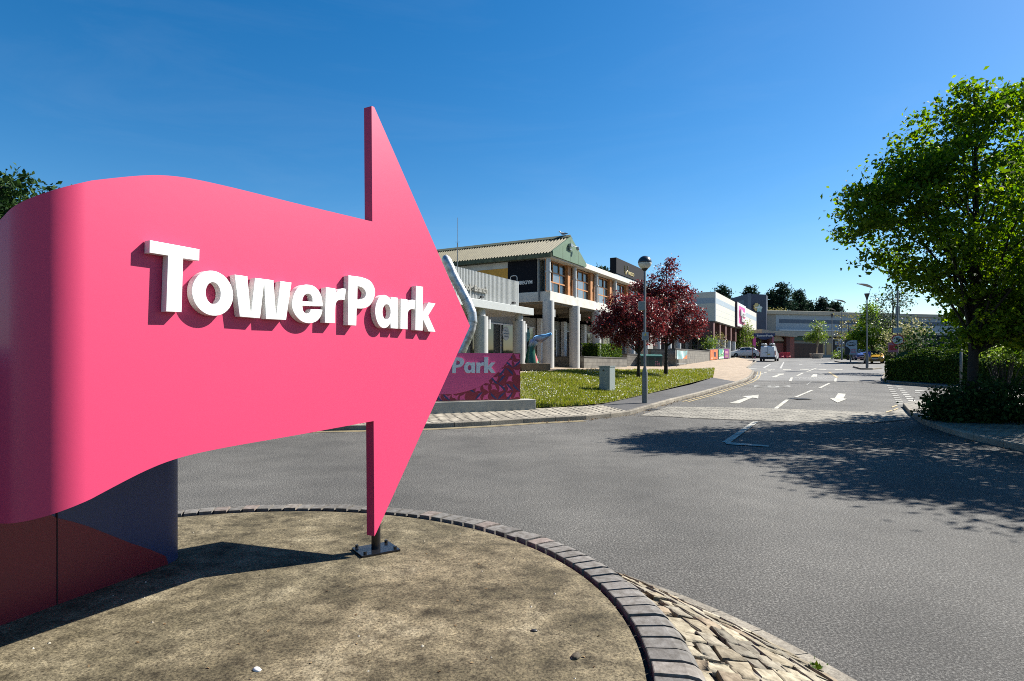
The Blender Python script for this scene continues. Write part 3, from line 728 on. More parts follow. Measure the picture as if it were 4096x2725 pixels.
# ---------------------------------------------------------------- ground, road
gm = MB(); ys = [-300, -60, -15] + [i * 2.0 for i in range(-5, 66)] + [160, 300, 900]
def zgr(Y): return zr(min(Y, 130)) - .06
gm.grid([[(x_, y_, zgr(y_)) for x_ in (-900, -120, -40, 0, 40, 120, 900)] for y_ in ys]); gm.build('ground', M['soil'], kind='structure')
rd = MB(); ys = [-14 + .8 * i for i in range(0, 180)]
rd.grid([[(x_, y_, zr(y_)) for x_ in (-70, -30, -10, 0, 10, 20, 40, 70, 110)] for y_ in ys]); rd.build('road', M['asphalt'], kind='structure')

def resample(pts, n):
    d = [0]
    for a, b in zip(pts, pts[1:]): d.append(d[-1] + (Vector(b) - Vector(a)).length)
    out = []
    for i in range(n):
        t = d[-1] * i / (n - 1); j = 0
        while j < len(pts) - 2 and d[j + 1] < t: j += 1
        f = (t - d[j]) / max(1e-9, d[j + 1] - d[j]); out.append(tuple(Vector(pts[j]).lerp(Vector(pts[j + 1]), f)))
    return out
def index_sample(pts, n):
    out = []
    for i in range(n):
        t = (len(pts) - 1) * i / (n - 1); j = min(len(pts) - 2, int(t)); out.append(tuple(Vector(pts[j]).lerp(Vector(pts[j + 1]), t - j)))
    return out
def loft(A, B, nu, nv, dz=0., bulge=0., matched=False):
    f = index_sample if matched else resample
    A = f(A, nu); B = f(B, nu); rows = []
    for j in range(nv):
        t = j / (nv - 1); rows.append([(a[0] + (b[0] - a[0]) * t, a[1] + (b[1] - a[1]) * t, a[2] + (b[2] - a[2]) * t + dz + bulge * math.sin(math.pi * t)) for a, b in zip(A, B)])
    return rows
def road_patch(name, polyA, polyB, m, off, nu=30, nv=14):
    "a sheet laid on the road between two picture lines"
    A = resample([G(*p) for p in polyA], nu); B = resample([G(*p) for p in polyB], nu); k = MB(); rows = []
    for j in range(nv):
        t = j / (nv - 1); r = []
        for a, b in zip(A, B):
            yy = a[1] + (b[1] - a[1]) * t; r.append((a[0] + (b[0] - a[0]) * t, yy, zr(yy) + off))
        rows.append(r)
    k.grid(rows)
    o = k.build(name, m, kind='structure')
    if o.data.polygons[0].normal.z < 0: o.data.flip_normals()
    return o
# crop helpers (enlargements of the picture)
def c7(x, y): return ((2500 + x / 1.477) / 4, (1400 + y / 1.477) / 4)
def c6(x, y): return ((2900 + x / 2.946) / 4, (1300 + y / 2.946) / 4)
def c1(x, y): return ((1700 + x / 2.619) / 4, (1350 + y / 2.619) / 4)
def c8(x, y): return ((3250 + x / 6.734) / 4, (1280 + y / 6.734) / 4)
def c3(x, y): return (700 + x / 13.94, 275 + y / 13.94)
def c9(x, y): return ((2400 + x / 4.714) / 4, (1250 + y / 4.714) / 4)

road_patch('far_road', [(690, 381.2), (760, 380.6), (840, 381), (884, 382)], [(752, 356), (800, 356), (850, 356), (905, 356)], M['asphalt_old'], .004, 24, 30)
road_patch('cobbled_ramp', [(640, 415.5), (698, 418.4), (760, 420.6), (821, 422.6), (865, 423.4), (912, 419)], [(668, 406.8), (740, 407.8), (800, 409.5), (850, 411.5), (889, 412.5), (903, 408)], M['tablesetts'], .008)

def mark(polys, m, name='road_markings', off=.014):
    k = MB()
    for p in polys:
        # refine so that the paint follows the slope
        pts = [G(*q, 0) for q in p]; k.add([(a[0], a[1], zr(a[1]) + off) for a in pts], [tuple(range(len(pts)))])
    o = k.build(name, m, kind='structure')
    for pg in o.data.polygons:
        pass
    return o
W_ = []
for p in ([(570,990),(620,992),(755,885),(715,882)], [(810,855),(850,855),(1043,772),(1010,770)], [(1095,745),(1135,745),(1243,690),(1215,688)],
          [(835,600),(860,602),(930,568),(905,566)], [(955,550),(975,552),(1090,508),(1070,508)], [(750,662),(785,664),(800,620),(775,620)], [(1283,668),(1312,670),(1318,625),(1292,625)],
          [(540,618),(598,620),(655,590),(690,588),(695,574),(600,578),(630,583)], [(1040,580),(1090,580),(1080,612),(1010,612)], [(1110,577),(1185,579),(1185,584),(1110,583)],
          [(270,513),(375,517),(375,523),(275,519)], [(465,518),(575,522),(570,528),(468,524)], [(678,522),(780,524),(780,530),(680,529)], [(880,520),(990,523),(985,529),(882,527)],
          [(1100,520),(1195,523),(1192,529),(1102,527)], [(1290,522),(1385,525),(1383,531),(1292,529)]):
    W_.append([c6(*q) for q in p])
for i in range(5):
    x_, y_ = 362 + 46 * i, 600 - 17.5 * i; W_.append([c6(x_, y_), c6(x_ + 32, y_), c6(x_ + 42, y_ - 9), c6(x_ + 14, y_ - 9)])
for p in ([(757,425),(792,425),(622,549),(570,549)], [(590,548),(622,549),(850,568),(850,575),(600,560)],
          [(612,317),(672,318),(752,283),(786,289),(790,266),(690,276),(722,281)], [(1258,258),(1305,260),(1290,287),(1313,290),(1255,313),(1208,286),(1240,286)]):
    W_.append([c7(*q) for q in p])
for i in range(11):     # broken give-way lines of the side road
    f = i / 10; x_, y_ = 1893 + 135 * f, 692 + 238 * f
    if 4 < i < 5: continue
    hh = 4 + 7 * f; W_.append([c6(x_, y_), c6(x_ + 52 + 30 * f, y_ + 1), c6(x_ + 58 + 32 * f, y_ + hh), c6(x_ + 5, y_ + hh)])
for i in range(9):
    f = i / 8; x_, y_ = 1995 + 160 * f, 700 + 188 * f; hh = 4 + 6 * f
    W_.append([c6(x_, y_), c6(x_ + 55 + 28 * f, y_ + 1), c6(x_ + 62 + 30 * f, y_ + hh), c6(x_ + 6, y_ + hh)])
mark(W_[:-20], M['white_line']); mark(W_[-20:], M['worn_line'])
FD = []
ring = [(555 + 222 * math.cos(a), 724 + 15.5 * math.sin(a)) for a in [i * math.pi / 24 for i in range(48)]]
ring2 = [(555 + 196 * math.cos(a), 724 + 12.5 * math.sin(a)) for a in [i * math.pi / 24 for i in range(48)]]
for i in range(48):
    j = (i + 1) % 48; FD.append([c6(*ring[i]), c6(*ring[j]), c6(*ring2[j]), c6(*ring2[i])])
for p in ([(500,718),(640,718),(640,721),(500,721)], [(500,721),(540,721),(540,726),(500,726)], [(500,726),(640,726),(640,729),(500,729)], [(595,729),(640,729),(640,733),(595,733)], [(500,733),(640,733),(640,736),(500,736)]):
    FD.append([c6(*q) for q in p])
for i in range(15):
    FD.append([c6(825 + 30 * i, 624), c6(843 + 30 * i, 624), c6(843 + 30 * i, 628), c6(825 + 30 * i, 628)])
    if i % 3 != 1: FD.append([c6(870 + 22 * i, 634), c6(884 + 22 * i, 634), c6(884 + 22 * i, 638), c6(870 + 22 * i, 638)])
FD.append([c6(*q) for q in [(640,514),(665,514),(700,436),(688,436)]]); FD.append([c6(*q) for q in [(443,505),(470,508),(545,462),(530,460)]])
for i in range(5):
    y_ = 448 + 12 * i; FD.append([c6(560 - 17 * i, y_), c6(650 - 8 * i, y_), c6(648 - 8 * i, y_ + 4), c6(556 - 17 * i, y_ + 4)])
FD.append([c6(*q) for q in [(955,712),(962,713),(1020,668),(1014,668)]]); FD.append([c6(*q) for q in [(2230,770),(2357,778),(2357,784),(2240,778)]]); FD.append([c6(*q) for q in [(2240,800),(2300,800),(2300,808),(2240,806)]])
FD.append([c6(*q) for q in [(870,466),(910,465),(910,469),(870,470)]]); FD.append([c6(*q) for q in [(1100,462),(1280,436),(1280,440),(1108,468)]])
mark(FD, M['faded_line'])
YL = []
def stripe(line, w, m_list, shift=0.):
    pts = [Vector(G(*p)[:2]) for p in line]; pts = [Vector(p[:2]) for p in resample([(p.x, p.y, 0) for p in pts], 26)]
    L_ = []; 
    for i, p in enumerate(pts):
        d = (pts[min(i + 1, len(pts) - 1)] - pts[max(0, i - 1)]).normalized(); n_ = Vector((d.y, -d.x))
        L_.append((p + n_ * (shift - w / 2), p + n_ * (shift + w / 2)))
    for a, b in zip(L_, L_[1:]): m_list.append([(a[0].x, a[0].y), (b[0].x, b[0].y), (b[1].x, b[1].y), (a[1].x, a[1].y)])
KB = [c1(*q) for q in ((-1400, 985), (-700, 972), (0, 955), (380, 937), (740, 918), (1060, 896), (1370, 880), (1630, 867), (1850, 850), (2130, 818))] + [c7(*q) for q in ((150, 347), (300, 304), (450, 266), (600, 221), (700, 190), (742, 168), (758, 145), (763, 128))]
stripe(KB[0:8], .06, YL, .16); stripe(KB[0:8], .06, YL, .30); stripe(KB[11:], .07, YL, .25); stripe(KB[11:], .07, YL, .45)
ym = MB()
for p in YL: ym.add([(x_, y_, zr(y_) + .012) for x_, y_ in p], [(0, 1, 2, 3)])
for p in ([(1213,555),(1245,557),(1340,620),(1310,622)], [(1860,570),(1900,572),(1975,605),(1950,606)]):
    q = [G(*c6(*a)) for a in p]; ym.add([(a[0], a[1], zr(a[1]) + .012) for a in q], [(0, 1, 2, 3)])
for (xx, yy, w) in ((1965, 965, 60), (1985, 1000, 50), (1895, 1025, 70)):
    q = [G(*c6(*a)) for a in ((xx, yy), (xx + w, yy - 20), (xx + w + 10, yy - 12), (xx + 5, yy + 12))]; ym.add([(a[0], a[1], zr(a[1]) + .014) for a in q], [(0, 1, 2, 3)])
ym.build('yellow_lines', M['yellow_line'], kind='structure')

# ---------------------------------------------------------------- kerbs and footways on the left
KH = .125
def kerb(line3, inward, name='kerb', w=.13, h=KH, seg=.92):
    "line of road-level points; a row of kerb stones standing on the inward side; returns the inner top edge"
    pts = resample(line3, max(3, int(sum((Vector(b) - Vector(a)).length for a, b in zip(line3, line3[1:])) / seg)))
    k = MB(); inner = []
    N_ = []
    for i, p in enumerate(pts):
        d = (Vector(pts[min(i + 1, len(pts) - 1)]) - Vector(pts[max(0, i - 1)])); d.z = 0; d.normalize(); N_.append(Vector((-d.y, d.x, 0)) * inward)
    def pt(i, f, o, z):
        a, b = Vector(pts[i]), Vector(pts[i + 1]); n_ = N_[i].lerp(N_[i + 1], f); q = a.lerp(b, f) + n_ * o; return (q.x, q.y, zr(q.y) + z)
    prof = [(0, -.05), (.006, h * .85), (.022, h), (w, h), (w, -.05)]
    for i in range(len(pts) - 1):
        a_ = [pt(i, .006, o, z) for o, z in prof]; b_ = [pt(i, .994, o, z) for o, z in prof]
        k.add(a_ + b_, [(j, j + 1, 6 + j, 5 + j) for j in range(4)] + [(4, 3, 2, 1, 0), (5, 6, 7, 8, 9)])
    for i, p in enumerate(pts):
        q = Vector(p) + N_[i] * w; inner.append((q.x, q.y, zr(q.y) + h - .004))
    o = k.build(name, M['kerb'], kind='structure')
    return inner
K3 = [G(*p) for p in KB]
inner = kerb(K3, 1)
def split_inner(px_):    # index of the first inner point right of a picture column
    for i, p in enumerate(inner):
        if CX + F * p[0] / p[1] > px_: return i
    return len(inner)
iA = split_inner(622); iB = split_inner(733)
LF = [G(*p, KH) for p in ((150, 409.5), (380, 409), (535, 408.5), (575, 406.5), (608, 403), (651.6, 393.2), (690.7, 384.6), (713, 377.6))]
def lift(rows, dz): return [[(p[0], p[1], p[2] + dz) for p in r] for r in rows]
k = MB(); k.grid(loft(inner[:iA + 1], LF[:4] + [G(600, 404.5, KH)], 40, 14)); k.build('cobbled_footway', M['setts'], kind='structure')
k = MB(); k.grid(loft(inner[iA:iB + 1], [G(600, 404.5, KH)] + LF[4:], 40, 8)); k.build('pavement', M['asphalt_path'], kind='structure')
# plaza
OBX, OBY = 2.06, 34.0
def B(l, m, z=0): return (OBX + TX * l - TY * m, OBY + TY * l + TX * m, z)
A5 = P(714.6, 369.3, 42.5)
kerb2 = [G(*c6(*q)) for q in ((268, 517), (300, 492), (335, 462), (372, 437), (345, 425))]
in2 = kerb(kerb2, 1)
PA = [P(250, 374, 24), P(521, 373.6, 27.5), P(573, 370.2, 30.5), P(620, 370.3, 35), P(664.6, 370.4, 39.5), A5, inner[-1], in2[0], in2[len(in2) // 2], in2[-1]]
PB = [B(-25, 8, 1.56), B(-3, 7, 1.5), B(4, 7, 1.45), B(12, 6, 1.42), P(668, 363, 55), P(692, 361.5, 60), P(709, 360, 64), P(716, 359, 68), P(722, 358.5, 72), P(737, 357.5, 84)]
k = MB(); k.grid(loft(PA, PB, 73, 16, matched=True)); k.build('plaza', M['plaza'], kind='structure')
k = MB(); k.grid(loft([A5, P(713.8, 373.5, 39), LF[-1]], inner[iB:][::-1], 12, 10)); k.build('plaza_corner', M['plaza'], kind='structure')
# lawn bank
LB = [P(150, 374, 23), P(380, 374, 25), P(521, 373.6, 27.5), P(573, 370.2, 30.5), P(620, 370.3, 35), P(664.6, 370.4, 39.5), A5]
LFm = [LF[0], LF[1], LF[2], LF[3], LF[4], LF[5], LF[7]]
lawn_rows = loft(LFm, LB, 60, 24, dz=.02, bulge=.10, matched=True)
k = MB(); k.grid(lawn_rows); k.build('lawn', M['turf'], kind='structure')
def lawn_pt(u, v):
    i = u * 59; j = v * 23; i0 = min(58, int(i)); j0 = min(22, int(j)); fi, fj = i - i0, j - j0
    a, b, c, d = (np.array(lawn_rows[j0][i0]), np.array(lawn_rows[j0][i0 + 1]), np.array(lawn_rows[j0 + 1][i0]), np.array(lawn_rows[j0 + 1][i0 + 1]))
    return (a * (1 - fi) + b * fi) * (1 - fj) + (c * (1 - fi) + d * fi) * fj
gp = [lawn_pt(random.uniform(.26, 1), random.random()) for _ in range(52000)]
gp = np.array(gp)
ln = rng.uniform(.05, .12, len(gp)); rate = (np.sin(gp[:, 0] * 2.1) * np.cos(gp[:, 1] * 1.7) + np.sin(gp[:, 0] * .9 + gp[:, 1] * 2.3)) * .25 + 1; ln *= rate
ax = rng.normal(size=(len(gp), 2)); ax /= np.linalg.norm(ax, axis=1)[:, None]
w0 = np.concatenate([ax * .012, np.zeros((len(gp), 1))], 1); tip = np.concatenate([rng.normal(0, .03, (len(gp), 2)), ln[:, None]], 1)
V = np.stack([gp - w0 * 1.4, gp + w0 * 1.4, gp + tip], 1).reshape(-1, 3)
me = bpy.data.meshes.new('grass'); n = len(gp); me.vertices.add(3 * n); me.vertices.foreach_set('co', V.ravel()); me.loops.add(3 * n); me.loops.foreach_set('vertex_index', np.arange(3 * n, dtype=np.int32))
me.polygons.add(n); me.polygons.foreach_set('loop_start', np.arange(0, 3 * n, 3, dtype=np.int32)); me.polygons.foreach_set('loop_total', np.full(n, 3, dtype=np.int32)); me.materials.append(M['blade']); me.update()
o = bpy.data.objects.new('grass', me); COL.objects.link(o); o['kind'] = 'stuff'; o['label'] = 'short sunlit grass on the bank below the plaza'
dp = []
while len(dp) < 2600:
    q = lawn_pt(random.uniform(.26, 1), random.random())
    if math.sin(q[0] * 1.6 + 1) + math.cos(q[1] * 1.1 + q[0]) + random.uniform(-1.6, 1.6) > .35: dp.append((q[0], q[1], q[2] + random.uniform(.07, .12)))
o = leaf_mesh('daisies', dp, .036, M['daisy'], up=1.5, kind='stuff', aspect=1.0); o['label'] = 'white daisies scattered through the grass bank'

# right-hand footway by the big tree, and the hedge island beyond the side road
KR = [c7(*q) for q in ((1640, 335), (1668, 370), (1700, 402), (1760, 440), (1900, 490), (2100, 545), (2357, 603), (2800, 690))]
inR = kerb([G(*p) for p in KR], 1)
farR = [G(902.5, 404.3, KH), G(912, 401, KH), G(925, 399.5, KH), G(940, 397.6, KH), G(958, 394, KH), G(1000, 390.5, KH), G(1100, 386, KH), G(1300, 380, KH)]
k = MB(); k.grid(loft(inR, farR, 24, 10), flip=False); k.build('side_footway', M['tablesetts'], kind='structure')  # setts darker than the footway's own beige: tree shade put into the colour
KI = [(886, 375), (881.5, 378.5), (882, 381.2), (890, 383.4), (925, 386.2), (959, 389.6), (1024, 394), (1150, 401)]
inI = kerb([G(*p) for p in KI], 1)
k = MB(); k.grid(loft(inI, [G(890, 374, KH), G(897, 372.5, KH), G(905, 371.5, KH), G(930, 370.5, KH), G(960, 370, KH), G(1024, 370, KH), G(1150, 370, KH), G(1300, 370, KH)], 24, 8)); k.build('hedge_verge', M['asphalt_path'], kind='structure')
for ln_, back in (([(849, 359.6), (838, 360.4), (834.4, 361.6), (840, 362.9), (850.4, 363.7), (862, 364.3)], [(849.5, 359.5), (852, 359.4), (856, 359.3), (859, 359.3), (862, 359.3), (866, 359.5)]),
                  ([(858, 366.4), (852.4, 367.3), (861, 369.7), (871, 369.9), (881, 369)], [(859, 366.3), (864, 366.2), (870, 366.2), (878, 366.6), (884, 367)])):
    ii = kerb([G(*p) for p in ln_], 1, 'island_kerb'); k = MB(); k.grid(loft(ii, [G(*p, KH) for p in back], 14, 5)); k.build('traffic_island', M['asphalt_old'], kind='structure')

# ---------------------------------------------------------------- low TowerPark wall sign
sx0, sx1 = Vector((-4.35, 16.05)), Vector((.25, 18.0)); d = (sx1 - sx0); Ls = d.length; ang = math.atan2(d.y, d.x)
ws = thing('low_wall_sign', 'low pink TowerPark sign on concrete plinth with navy and red geometric pattern', 'sign', (sx1.x, sx1.y, .12), ang)
# local x: 0 at right end, negative to the left; y away from camera; z from the plinth foot
k = MB(); k.box(-Ls - .4, .46, -.12, .42, -.15, .37); k.build('plinth', mat('plinth_concrete', (.40, .385, .33), .8, var=.15, vscale=2, bump=.2), ws, bevel=.01)
zb, zt = .385, 1.76
pk_ = MB(); pk_.box(-Ls, 0, 0, .16, zb, zt)
signp = mat('sign_pink_vinyl', (.80, .09, .26), .38, var=.03); signn = mat('sign_navy_vinyl', (.035, .04, .15), .4); signr = mat('sign_red_vinyl', (.30, .012, .035), .42, var=.06)
ell = [(-2.42, zb + .20), (-1.9, zb + .23), (-1.3, zb + .40), (-.88, zb + .68), (-.48, zb + 1.06), (-.24, zt)]
def ez(x_):
    if x_ <= ell[0][0]: return zb + .20
    for (a_, z1), (b_, z2) in zip(ell, ell[1:]):
        if a_ <= x_ <= b_: return z1 + (z2 - z1) * (x_ - a_) / (b_ - a_)
    return zt + 1
cell = .24
def clip(pts):
    "keep the part of a small shape outside the pink field and inside the panel"
    out = []
    for a_, b_ in pts:
        a_ = min(-.012, a_); b_ = min(zt - .012, max(zb + .012, b_)); t_ = ez(a_) - .012
        out.append((a_, min(b_, t_)))
    return out
for iy in range(7):
    for ix in range(12):
        cx_, cz_ = -.12 - ix * cell, zb + .11 + iy * cell
        if cz_ - .09 > min(ez(cx_ + .1), zt) - .02: continue
        rq = random.Random(ix * 31 + iy * 17); s_ = .122; ph = rq.choice([0, 1, 2, 3]) * math.pi / 2; mir = rq.choice([-1, 1])
        def tr_(p): return (cx_ + s_ * mir * (p[0] * math.cos(ph) - p[1] * math.sin(ph)), cz_ + s_ * (p[0] * math.sin(ph) + p[1] * math.cos(ph)))
        var = rq.random()
        if var < .82:
            sh = [(-.95, .9), (-.2, .62, 1), (.55, .85), (.30, .1, 1), (.62, -.9), (-.15, -.42, 1), (-.75, -.15)] if var < .45 else [(-.95, -.95), (-.35, .1, 1), (-.6, .95), (.35, .55, 1), (.95, .7), (.25, -.1, 1), (.1, -.75, 1)]
            pk_.cur = 1; q2 = clip([tr_(p) for p in smooth_outline(sh, 4)]); pk_.add([(a_, -.003, b_) for a_, b_ in q2], [tuple(range(len(q2)))])
        if rq.random() < .62:
            lens = [(-1 + 2 * t_, -1 + 2 * t_ - .62 * math.sin(math.pi * t_)) for t_ in [q / 8 for q in range(9)]] + [(1 - 2 * t_, 1 - 2 * t_ + .10 * math.sin(math.pi * t_)) for t_ in [q / 8 for q in range(1, 8)]]
            pk_.cur = 2; q2 = clip([tr_((p[0] * .98 + .05, p[1] * .98)) for p in lens]); pk_.add([(a_, -.005, b_) for a_, b_ in q2], [tuple(range(len(q2)))])
pk_.cur = 1; poly = smooth_outline([(-Ls, zt), (-Ls, zb + .2)] + [(a_, b_, 1) for a_, b_ in ell[:-1]] + [ell[-1]], 6)
pk_.add([(a_, -.007, b_) for a_, b_ in poly], [tuple(range(len(poly)))])
pk_.build('panel', [signr, signp, signn], ws)
vs, fs = word_geo(.05)
wl = min(v[0] for v in vs); wr = max(v[0] for v in vs); wb = plane_pt(173, 312.1, .035)[1]
sc_ = 1.32 / (wr - min(p[0] for g in WORD[5:] for q in g for p in q)); rx = -.82
k = MB(); k.add([((v[0] - wr) * sc_ + rx, -.028 - v[2] * sc_ * .4, (v[1] - wb) * sc_ + zb + .80) for v in vs], fs)
k.build('lettering', mat('sign_grey_letters', (.74, .77, .80), .35, var=.03), ws)

# ---------------------------------------------------------------- bent silver tube
def c0(x, y): return ((1700 + x / 2.614) / 4, (880 + y / 2.614) / 4)
tube_px = [(208, 372), (225, 420), (300, 590), (400, 775), (462, 900), (492, 985), (497, 1060), (480, 1140), (430, 1260), (370, 1400), (290, 1590), (180, 1900)]
tp_ = [P(*c0(*q), 20.5) for q in tube_px]; tb = tp_[-1]
tt = thing('silver_chevron', 'bent dented silver metal tube rising beside the arrow tip behind the low sign', 'sculpture', (tb[0], tb[1], .3))
pts3 = [Vector(p) - Vector((tb[0], tb[1], .3)) for p in tp_]
rs = resample([tuple(p) for p in pts3], 60); rad = [.165 * (.45 if i == 0 else .8 if i == 1 else 1) * (1 + .03 * math.sin(i * 1.7) + .025 * math.sin(i * 3.1)) for i in range(60)]
k = MB(); k.tube(rs, rad, 20); k.build('tube', M['foil'], tt, smooth=True, auto=True)
for i in (18, 27, 33, 40):
    k = MB(); dv = (Vector(rs[i + 1]) - Vector(rs[i])).normalized() * .022; c_ = Vector(rs[i]); k.tube([c_ - dv, c_ + dv], .174, 20); k.build('seam_band', M['galv'], tt, smooth=True, auto=True)

# ---------------------------------------------------------------- two-storey building with colonnade
RZ = math.atan2(TY, TX)
gb = thing('colonnade_building', 'two storey building with green gable, pale columns and a dark PUREGYM panel', 'building', (OBX, OBY, 1.40), RZ)
BAY = 3.74; LEN = 31.0
def P_(name, m, f, parent=gb, **kw): k = MB(); f(k); return k.build(name, m, parent, **kw)
P_('floor_band', M['slabwhite'], lambda k: k.box(.12, LEN, -.06, 12, 3.66, 4.23), bevel=.012)
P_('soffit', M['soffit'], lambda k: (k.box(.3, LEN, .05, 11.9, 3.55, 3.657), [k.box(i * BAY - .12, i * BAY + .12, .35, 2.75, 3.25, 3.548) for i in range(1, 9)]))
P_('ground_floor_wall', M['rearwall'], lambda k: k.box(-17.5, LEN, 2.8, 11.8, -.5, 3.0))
P_('low_block_wall', M['block'], lambda k: k.box(-17.5, LEN, 2.72, 2.797, -.5, .52))
P_('upper_wall', M['slabwhite'], lambda k: k.box(.25, LEN, .75, 11.8, 4.233, 6.14))
P_('parapet', M['slabwhite'], lambda k: k.box(4.72, LEN, -.28, 12, 6.15, 6.47), bevel=.01)
for i in range(9):
    l = i * BAY; k = MB(); k.cyl(l, 0, -.5, 3.658, .33, n=28); c = k.build('column', M['colpaint'], gb, smooth=True, auto=True)
    k = MB(); k.box(l + .36, l + .60, -.02, .04, 2.98, 3.0); k.box(l + .52, l + .58, -.16, .14, 2.78, 3.2); k.build('wall_light', M['white'], c)
    k = MB(); k.lathe([(.13, 4.235), (.13, 5.28), (.175, 5.285), (.175, 5.36), (.13, 5.365), (.13, 6.148)], 18, l, .0); k.build('upper_post', M['colpaint'], gb, smooth=True, auto=True)
    if i < 8:
        w0, w1 = l + .22, l + 2.95; k = MB(); k.box(w0, w1, .30, .34, 4.24, 6.10); w = k.build('window', M['glass'], gb)
        k = MB(); n3 = 3
        for q in range(n3 + 1):
            x_ = w0 + (w1 - w0) * q / n3; k.box(x_ - .026, x_ + .026, .24, .297, 4.236, 6.12)
        for z_ in (4.27, 4.86, 5.42, 6.06):
            k.box(w0 + .037, w0 + (w1 - w0) / 3 - .037, .245, .295, z_ - .035, z_ + .035); k.box(w0 + (w1 - w0) / 3 + .037, w0 + 2 * (w1 - w0) / 3 - .037, .245, .295, z_ - .035, z_ + .035); k.box(w0 + 2 * (w1 - w0) / 3 + .037, w1 - .037, .245, .295, z_ - .035, z_ + .035)
        k.build('frame', M['wood'], w)
        if i < 5:
            k = MB(); rnd = random.Random(i * 3 + 1)
            for q in range(2):
                for z_ in (4.31, 4.90):
                    if rnd.random() < .75: k.box(w0 + .05 + q * .91, w0 + .86 + q * .91, .255, .28, z_, z_ + (.51 if z_ < 4.5 else .48))
            k.build('pale_pane', M['glass_blue'], w)
        k = MB(); k.box(l + 3.0, l + 3.5, .12, .74, 4.236, 6.14); k.build('timber_pier', M['wood'], gb)
# recessed shop windows
for (a_, b_) in ((-13.5, -10.2), (-9.8, -6.4), (-6.0, -2.7), (-2.3, .95), (1.5, 3.5), (4.9, 6.9), (8.6, 10.6), (12.3, 14.3), (16.1, 18.1), (19.8, 21.8)):
    k = MB(); k.box(a_, b_, 2.74, 2.797, .56, 2.35); w = k.build('shop_window', M['glass'], gb)
    k = MB(); k.box(a_ - .06, b_ + .06, 2.66, 2.735, .49, .555); k.box(a_ - .06, a_, 2.70, 2.79, .56, 2.35); k.box(b_, b_ + .06, 2.70, 2.79, .56, 2.35); k.box(a_ - .06, b_ + .06, 2.70, 2.79, 2.353, 2.42)
    k.box((a_ + b_) / 2 - .025, (a_ + b_) / 2 + .025, 2.71, 2.738, .56, 2.35); k.build('frame', M['white'], w)
for l_, mt in ((-.05, 'sticker'), (2.6, 'teal'), (-2.75, 'teal')):
    k = MB(); k.lathe([(.41, -.006), (.41, 0)], 28, l_, 2.735 if l_ > -1 or l_ < -2.8 else 2.735, 'y', 1.87); k.build('window_sticker', M[mt], gb)
k = MB()
for z_, w_ in ((2.02, .2), (1.86, .3), (1.70, .26)): k.box(-.05 - w_, -.05 + w_, 2.722, 2.727, z_ - .03, z_ + .03)
k.build('sticker_text', M['stickertext'], gb)
for l_ in (5.6, 9.4): k = MB(); k.box(l_, l_ + .8, 1.6, 2.2, -.2, .55); k.build('planter_box', M['blackgloss'], gb)
for l_ in (4.2, 7.9, 11.6): P_('pilaster', M['white'], lambda k: k.box(l_ - .22, l_ + .22, 2.45, 2.715, -.3, 3.0))
# side wall with panels
P_('gym_panel', M['dark_panel'], lambda k: k.box(.17, .248, .83, 2.74, 3.86, 6.1))
P_('amber_panel', M['amber'], lambda k: k.box(.18, .247, 2.745, 6.6, 4.25, 5.74))
P_('pale_panel', M['slabwhite'], lambda k: k.box(.18, .246, 2.745, 10, 5.745, 6.1))
vs, fs = text_geo('PUREGYM', .30, .02, .006)
k = MB(); wmax = max(v[0] for v in vs); sc1 = 1.12 / wmax
k.add([(.155 - v[2], 2.22 - v[0] * sc1, 4.72 + v[1] * .95) for v in vs], fs); k.build('gym_lettering', M['signwhite'], gb)
k = MB(); pts = [(.155, 2.52, 4.9)] + [(.155, 2.34 + .2 * math.cos(a), 5.22 + .12 * math.sin(a)) for a in [math.pi * (0 + i / 8) for i in range(9)]] + [(.155, 2.14, 4.98)]
pts = [(.155, 2.55, 4.92), (.155, 2.55, 5.16), (.155, 2.50, 5.23), (.155, 2.42, 5.26), (.155, 2.22, 5.26), (.155, 2.14, 5.22), (.155, 2.10, 5.15), (.155, 2.10, 4.95)]
k.tube(pts, .026, 6); k.build('gym_emblem', M['signwhite'], gb)
# gable roof
k = MB(); rows0 = []; nm = 900
for j in range(nm + 1):
    m_ = -.33 + 17.3 * j / nm; wv = .05 * math.cos(2 * math.pi * m_ / .19)
    rows0.append([(-.22, m_, 6.36 + wv), (2.35, m_, 7.72 + wv), (4.92, m_, 6.36 + wv)])
k.grid(rows0, flip=True); k.grid([[(x_, y_, z_ - .06) for x_, y_, z_ in r] for r in rows0])
roof = k.build('roof', M['roofsheet'], gb)
P_('ridge_cap', M['mossgutter'], lambda k: k.prism([(2.0, 7.60), (2.35, 7.81), (2.7, 7.60), (2.35, 7.74)], lambda a, b: (a, -.33, b), lambda a, b: (a, 17, b)), roof)
P_('gutter', M['mossgutter'], lambda k: (k.box(-.30, -.2, -.30, 17, 6.10, 6.33), k.box(-.195, .2, -.05, 17, 6.12, 6.2)))
k = MB(); k.prism([(-.16, 6.18), (4.74, 6.18), (4.74, 6.46), (2.35, 7.70), (-.16, 6.46)], lambda a, b: (a, -.36, b), lambda a, b: (a, -.28, b)); k.cur = 1
for x_ in (1.2, 2.35, 3.5): k.box(x_ - .012, x_ + .012, -.366, -.361, 6.19, 7.5 - abs(x_ - 2.35) * .5)
g_ = k.build('gable', [M['greenclad'], M['mossgutter']], gb)
P_('gable_soffit', M['slabwhite'], lambda k: k.box(-.1, 4.7, -.27, .7, 6.10, 6.178))
k = MB(); k.box(1.95, 2.25, -.56, -.37, 7.02, 7.2); k.tube([(2.1, -.5, 7.1), (2.75, -.62, 7.1)], .02); k.box(2.0, 2.3, -.46, -.37, 6.84, 6.95)
